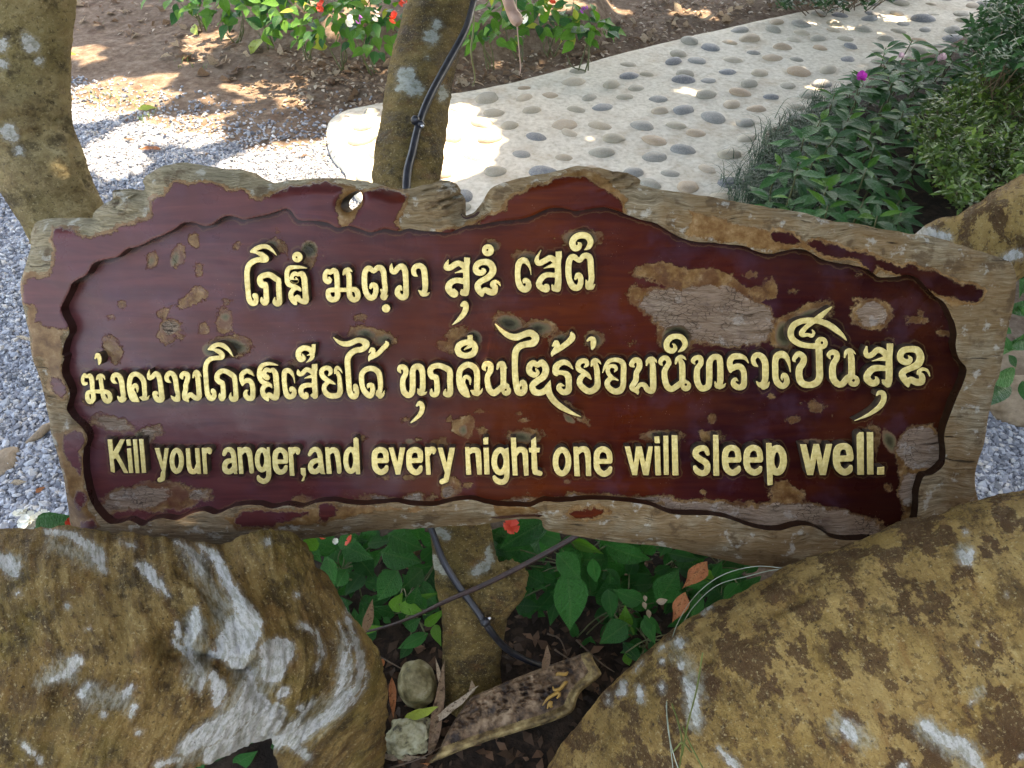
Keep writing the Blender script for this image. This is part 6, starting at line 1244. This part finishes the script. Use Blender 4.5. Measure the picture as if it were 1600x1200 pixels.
    V, Fc = tube(G(np.array([42, 60, 72, 80]), np.array([693, 680, 668, 664]), .02), np.array([.006, .011, .012, .009]), 8); tag(center_obj('root_stub', V, Fc, [s3]), 'short brown root stub on the gravel beside the left sign edge', 'root')
    # carved fragment
    wood = mat_plain('rotten_wood', [(.38, (.02, .010, .005)), (.46, (.085, .048, .022)), (.54, (.17, .105, .055)), (.64, (.29, .20, .12))], 34, .7, .010, bs=60); edge = mat_plain('fragment_edge', [(.36, (.06, .035, .012)), (.5, (.20, .135, .05)), (.64, (.40, .30, .13))], 40, .7, .007, bs=70); gl = MAT['gold']
    fr = thing('carved_board_fragment', W(755, 1120, 1.34), 'broken carved board with gilt edge, lying at the foot of the trunks', 'board fragment')
    q = lambda t: np.array(cp(560, 980, 4, t))
    O = q('440,845 500,770 560,650 640,520 700,440 800,395 1000,310 1200,235 1330,190 1420,158 1455,165 1475,215 1510,270 1515,300 1460,350 1400,395 1370,440 1330,535 1180,600 1000,655 800,715 620,780 480,840')
    O = catmull(O, n=4, closed=True); c_ = np.array(fr.location)
    dpt = lambda X, Y: 1.355 + (X - 560) / 400 * .02 - (Y - 1000) / 200 * .05
    gO = SDGrid(lambda X, Y: sd_poly(X, Y, O), 655, 960, 1005, 1205, 1.)
    X, Y, Q, T_ = masked_grid(660, 950, 1010, 1200, 1.3, gO)
    # raised lip along the lower and right edge only
    ed = np.minimum(sd_stroke(X, Y, np.array([[a, b, 0] for a, b in q('440,830 620,765 800,700 1000,640 1180,585 1320,520 1360,430 1400,380 1480,310 1490,270 1440,180')])), 99); top = sd_stroke(X, Y, np.array([[a, b, 0] for a, b in q('700,440 1000,310 1330,190 1430,165')]))
    hgt = .014 * np.clip(1.4 - ed / 8.5, 0, 1) + .007 * np.clip(1.3 - top / 5, 0, 1) + fbm(col3(X / 12, Y / 12, 0), 4, 91) * .0045 + np.minimum(0, fbm(col3(X / 8 + Y / 14, Y / 5, 0), 3, 92)) * .022 * np.clip((ed - 22) / 20, 0, 1)
    hgt = hgt - .014 * np.clip(1 - (-gO(X, Y)) / 4, 0, 1) ** 2
    V = W(X, Y, dpt(X, Y) - hgt); E = boundary([Q, T_]); bi = np.unique(E); lut = np.zeros(len(V), int); lut[bi] = np.arange(len(bi)) + len(V); V2 = W(X[bi], Y[bi] , dpt(X[bi], Y[bi]) + .03)
    V2 = V2 - c_; V2 = V2 * .97 + 0; fmid = np.vstack([V - c_, V2])
    fa = [Q, T_, np.stack([E[:, 1], E[:, 0], lut[E[:, 0]], lut[E[:, 1]]], -1)]
    mi = np.concatenate([(ed[Q].mean(1) < 12), (ed[T_].mean(1) < 12), np.ones(len(E), bool)]).astype(int)
    link('board', make_mesh('board', fmid, fa, [wood, edge], mat_idx=mi), fr)
    og = mat_plain('faded_gold', [(.3, (.22, .12, .02)), (.7, (.46, .27, .06))], 60, .5, .001)
    for t in ('1235,305 1250,290 1290,295 1310,278', '1215,370 1225,392 1260,385 1290,350 1310,340', '1150,490 1180,450 1215,425 1250,410 1255,425 1240,445', '1180,510 1190,480 1205,470 1200,490 1215,495', '640,540 660,520 700,500 712,480', '880,540 910,520 940,515'):
        a = q(t); a = catmull(a, n=4); P = W(a[:, 0], a[:, 1], dpt(a[:, 0], a[:, 1]) - .012); rr = np.interp(np.linspace(0, 1, len(P)), [0, .3, .8, 1], [.001, .0034, .0034, .0012]); V, Fc = tube(P, rr if float(t[:4].strip(',')) > 1000 else rr * .6, 8)
        center_obj('carved_stroke', V, Fc, [og if float(t.split(',')[0]) > 1000 else wood], fr)

def build_canopy(E):
    """the tree's crown overhead: it shades the sign and lets the sun through in patches"""
    m = mat_leafmass('canopy_leaves', [(0, (.02, .06, .012)), (1, (.06, .14, .03))])
    bright = [float(v) for v in []]
    LIT = '''128,86,32,14;160,140,75,12,-8;230,128,40,9,-8;150,170,60,13,-10;245,152,50,6,-5;300,92,28,6,-20;262,196,48,15,0;205,205,30,10;295,212,55,12,8;175,242,42,20,5;140,258,30,12;190,262,30,12;336,64,34,12,-10;300,66,20,8;430,140,34,13,5;380,134,30,7,5;470,158,20,6;395,134,12,5;320,200,30,10;480,262,120,36,-5;420,245,30,14;560,245,60,45;590,215,30,30;610,270,50,45;548,313,9,12;735,235,46,42,-25;715,185,36,16,-10;700,270,30,26;500,225,40,12;
    1300,44,40,4,6;1395,33,34,4,4;1275,138,20,4,-8;1085,150,14,4,10;700,60,20,20;560,60,26,16;520,70,20,14;360,12,26,14;410,28,30,18;450,20,26,14;470,52,16,10;560,75,18,9;845,60,20,12;875,48,22,12;640,70,5,9;1470,300,5,4;960,20,28,5;1090,20,30,6;380,155,14,4;330,150,12,4;350,175,12,4;600,112,8,4;480,130,12,4;780,100,9,4;40,128,14,18;60,165,22,16;40,172,26,12;92,175,9,22;20,150,12,14;108,235,8,22;60,140,8,30'''
    LIT = [[float(v) for v in t.split(',')] for t in LIT.replace('\n', '').split(';') if t.strip()]
    LIT = [[e[0], e[1], e[2] * (1.2 if e[0] < 640 and e[1] > 100 else 1), e[3] * (1.25 if e[0] < 640 and e[1] > 100 else 1), *e[4:]] for e in LIT]
    N = 100000; z = rng.uniform(3.3, 4.3, N); s = SUN_DIR / SUN_DIR[2]; gx = rng.uniform(-3.8, 5.6, N); gy = rng.uniform(-1.0, 7.6, N)
    P = col3(gx, gy, 0 * z) + s * z[:, None]; Ls = rng.uniform(.11, .17, N); rt = rng.uniform(0, 6.3, N); tl = rng.uniform(-.5, .5, (N, 2))
    hv = np.stack([np.cos(rt), np.sin(rt), 0 * rt], -1) * (Ls * .5)[:, None]
    cut = np.zeros(N, bool)
    for h0, sel in ((.02, 0), (1.0, 1)):
        for off in (-.95, -.4, .1, .6, 1.):
            q = P + hv * off - s * (z - h0)[:, None]; PX, PY = topx(q); dz = (q - CP) @ FWD
            wob = fbm(col3(PX / 16, PY / 9, h0), 3, 3) * 5
            for e in LIT:
                trunk = e in LIT[-7:]
                if trunk != (sel == 1): continue
                m2 = (np.abs(PX - e[0]) < e[2] * 1.5 + 30) & (np.abs(PY - e[1]) < max(e[2], e[3]) * 1.5 + 30) & (dz > .3)
                if m2.any(): cut[m2] |= (sd_ell(PX[m2], PY[m2], e) + wob[m2] < -.5)
    P, Ls, rt, tl = P[~cut], Ls[~cut], rt[~cut], tl[~cut]; n = len(P)
    lb_, lf_ = np.array([[0, 0, 0], [.35, .27, 0], [.7, .2, 0], [1, 0, 0], [.7, -.2, 0], [.35, -.27, 0]]), np.array([[0, 1, 5, 5], [1, 2, 4, 5], [2, 3, 4, 4]])
    F3 = np.array([[0, 5, 1], [1, 5, 4], [1, 4, 2], [2, 4, 3]])
    me = scatter_mesh('crown', lb_ - [.5, 0, 0], F3, P, Ls, rt, [m], tl)
    o = link('crown', me, E); o.location = -E.location; tag(o, kind='stuff')
    # unseen leaf mass behind the viewer's right shoulder, added to darken the board's reflection
    N = 26000; c0 = rng.integers(0, 5, N); ctr = np.array([[2.2, -2.6, 1.5], [4.0, -1.6, 1.8], [5.5, .4, 2.0], [3.0, -4.6, 2.6], [.9, -4.6, 1.6]])[c0]; dv = rng.normal(0, 1, (N, 3)); dv /= np.linalg.norm(dv, axis=1)[:, None]; P = ctr + dv * (rng.uniform(.55, 1, N) ** .5)[:, None] * [1.25, 1.1, 1.6]; P[:, 2] = np.abs(P[:, 2]) + .05
    tag(link('added_leaf_mass', scatter_mesh('added_leaf_mass', lb_ - [.5, 0, 0], F3, P, rng.uniform(.16, .26, N), rng.uniform(0, 6.3, N), [m], rng.uniform(-1.2, 1.2, (N, 2)))), 'leafy grove behind the viewpoint', 'added_leaf_mass', kind='stuff')
# ------------------------------------------------------------------ build
build_ground()
build_path()
build_gravel()
T = build_trunks()
sign = build_sign()
build_cables()
build_plants()
build_debris()
build_canopy(T['E'])
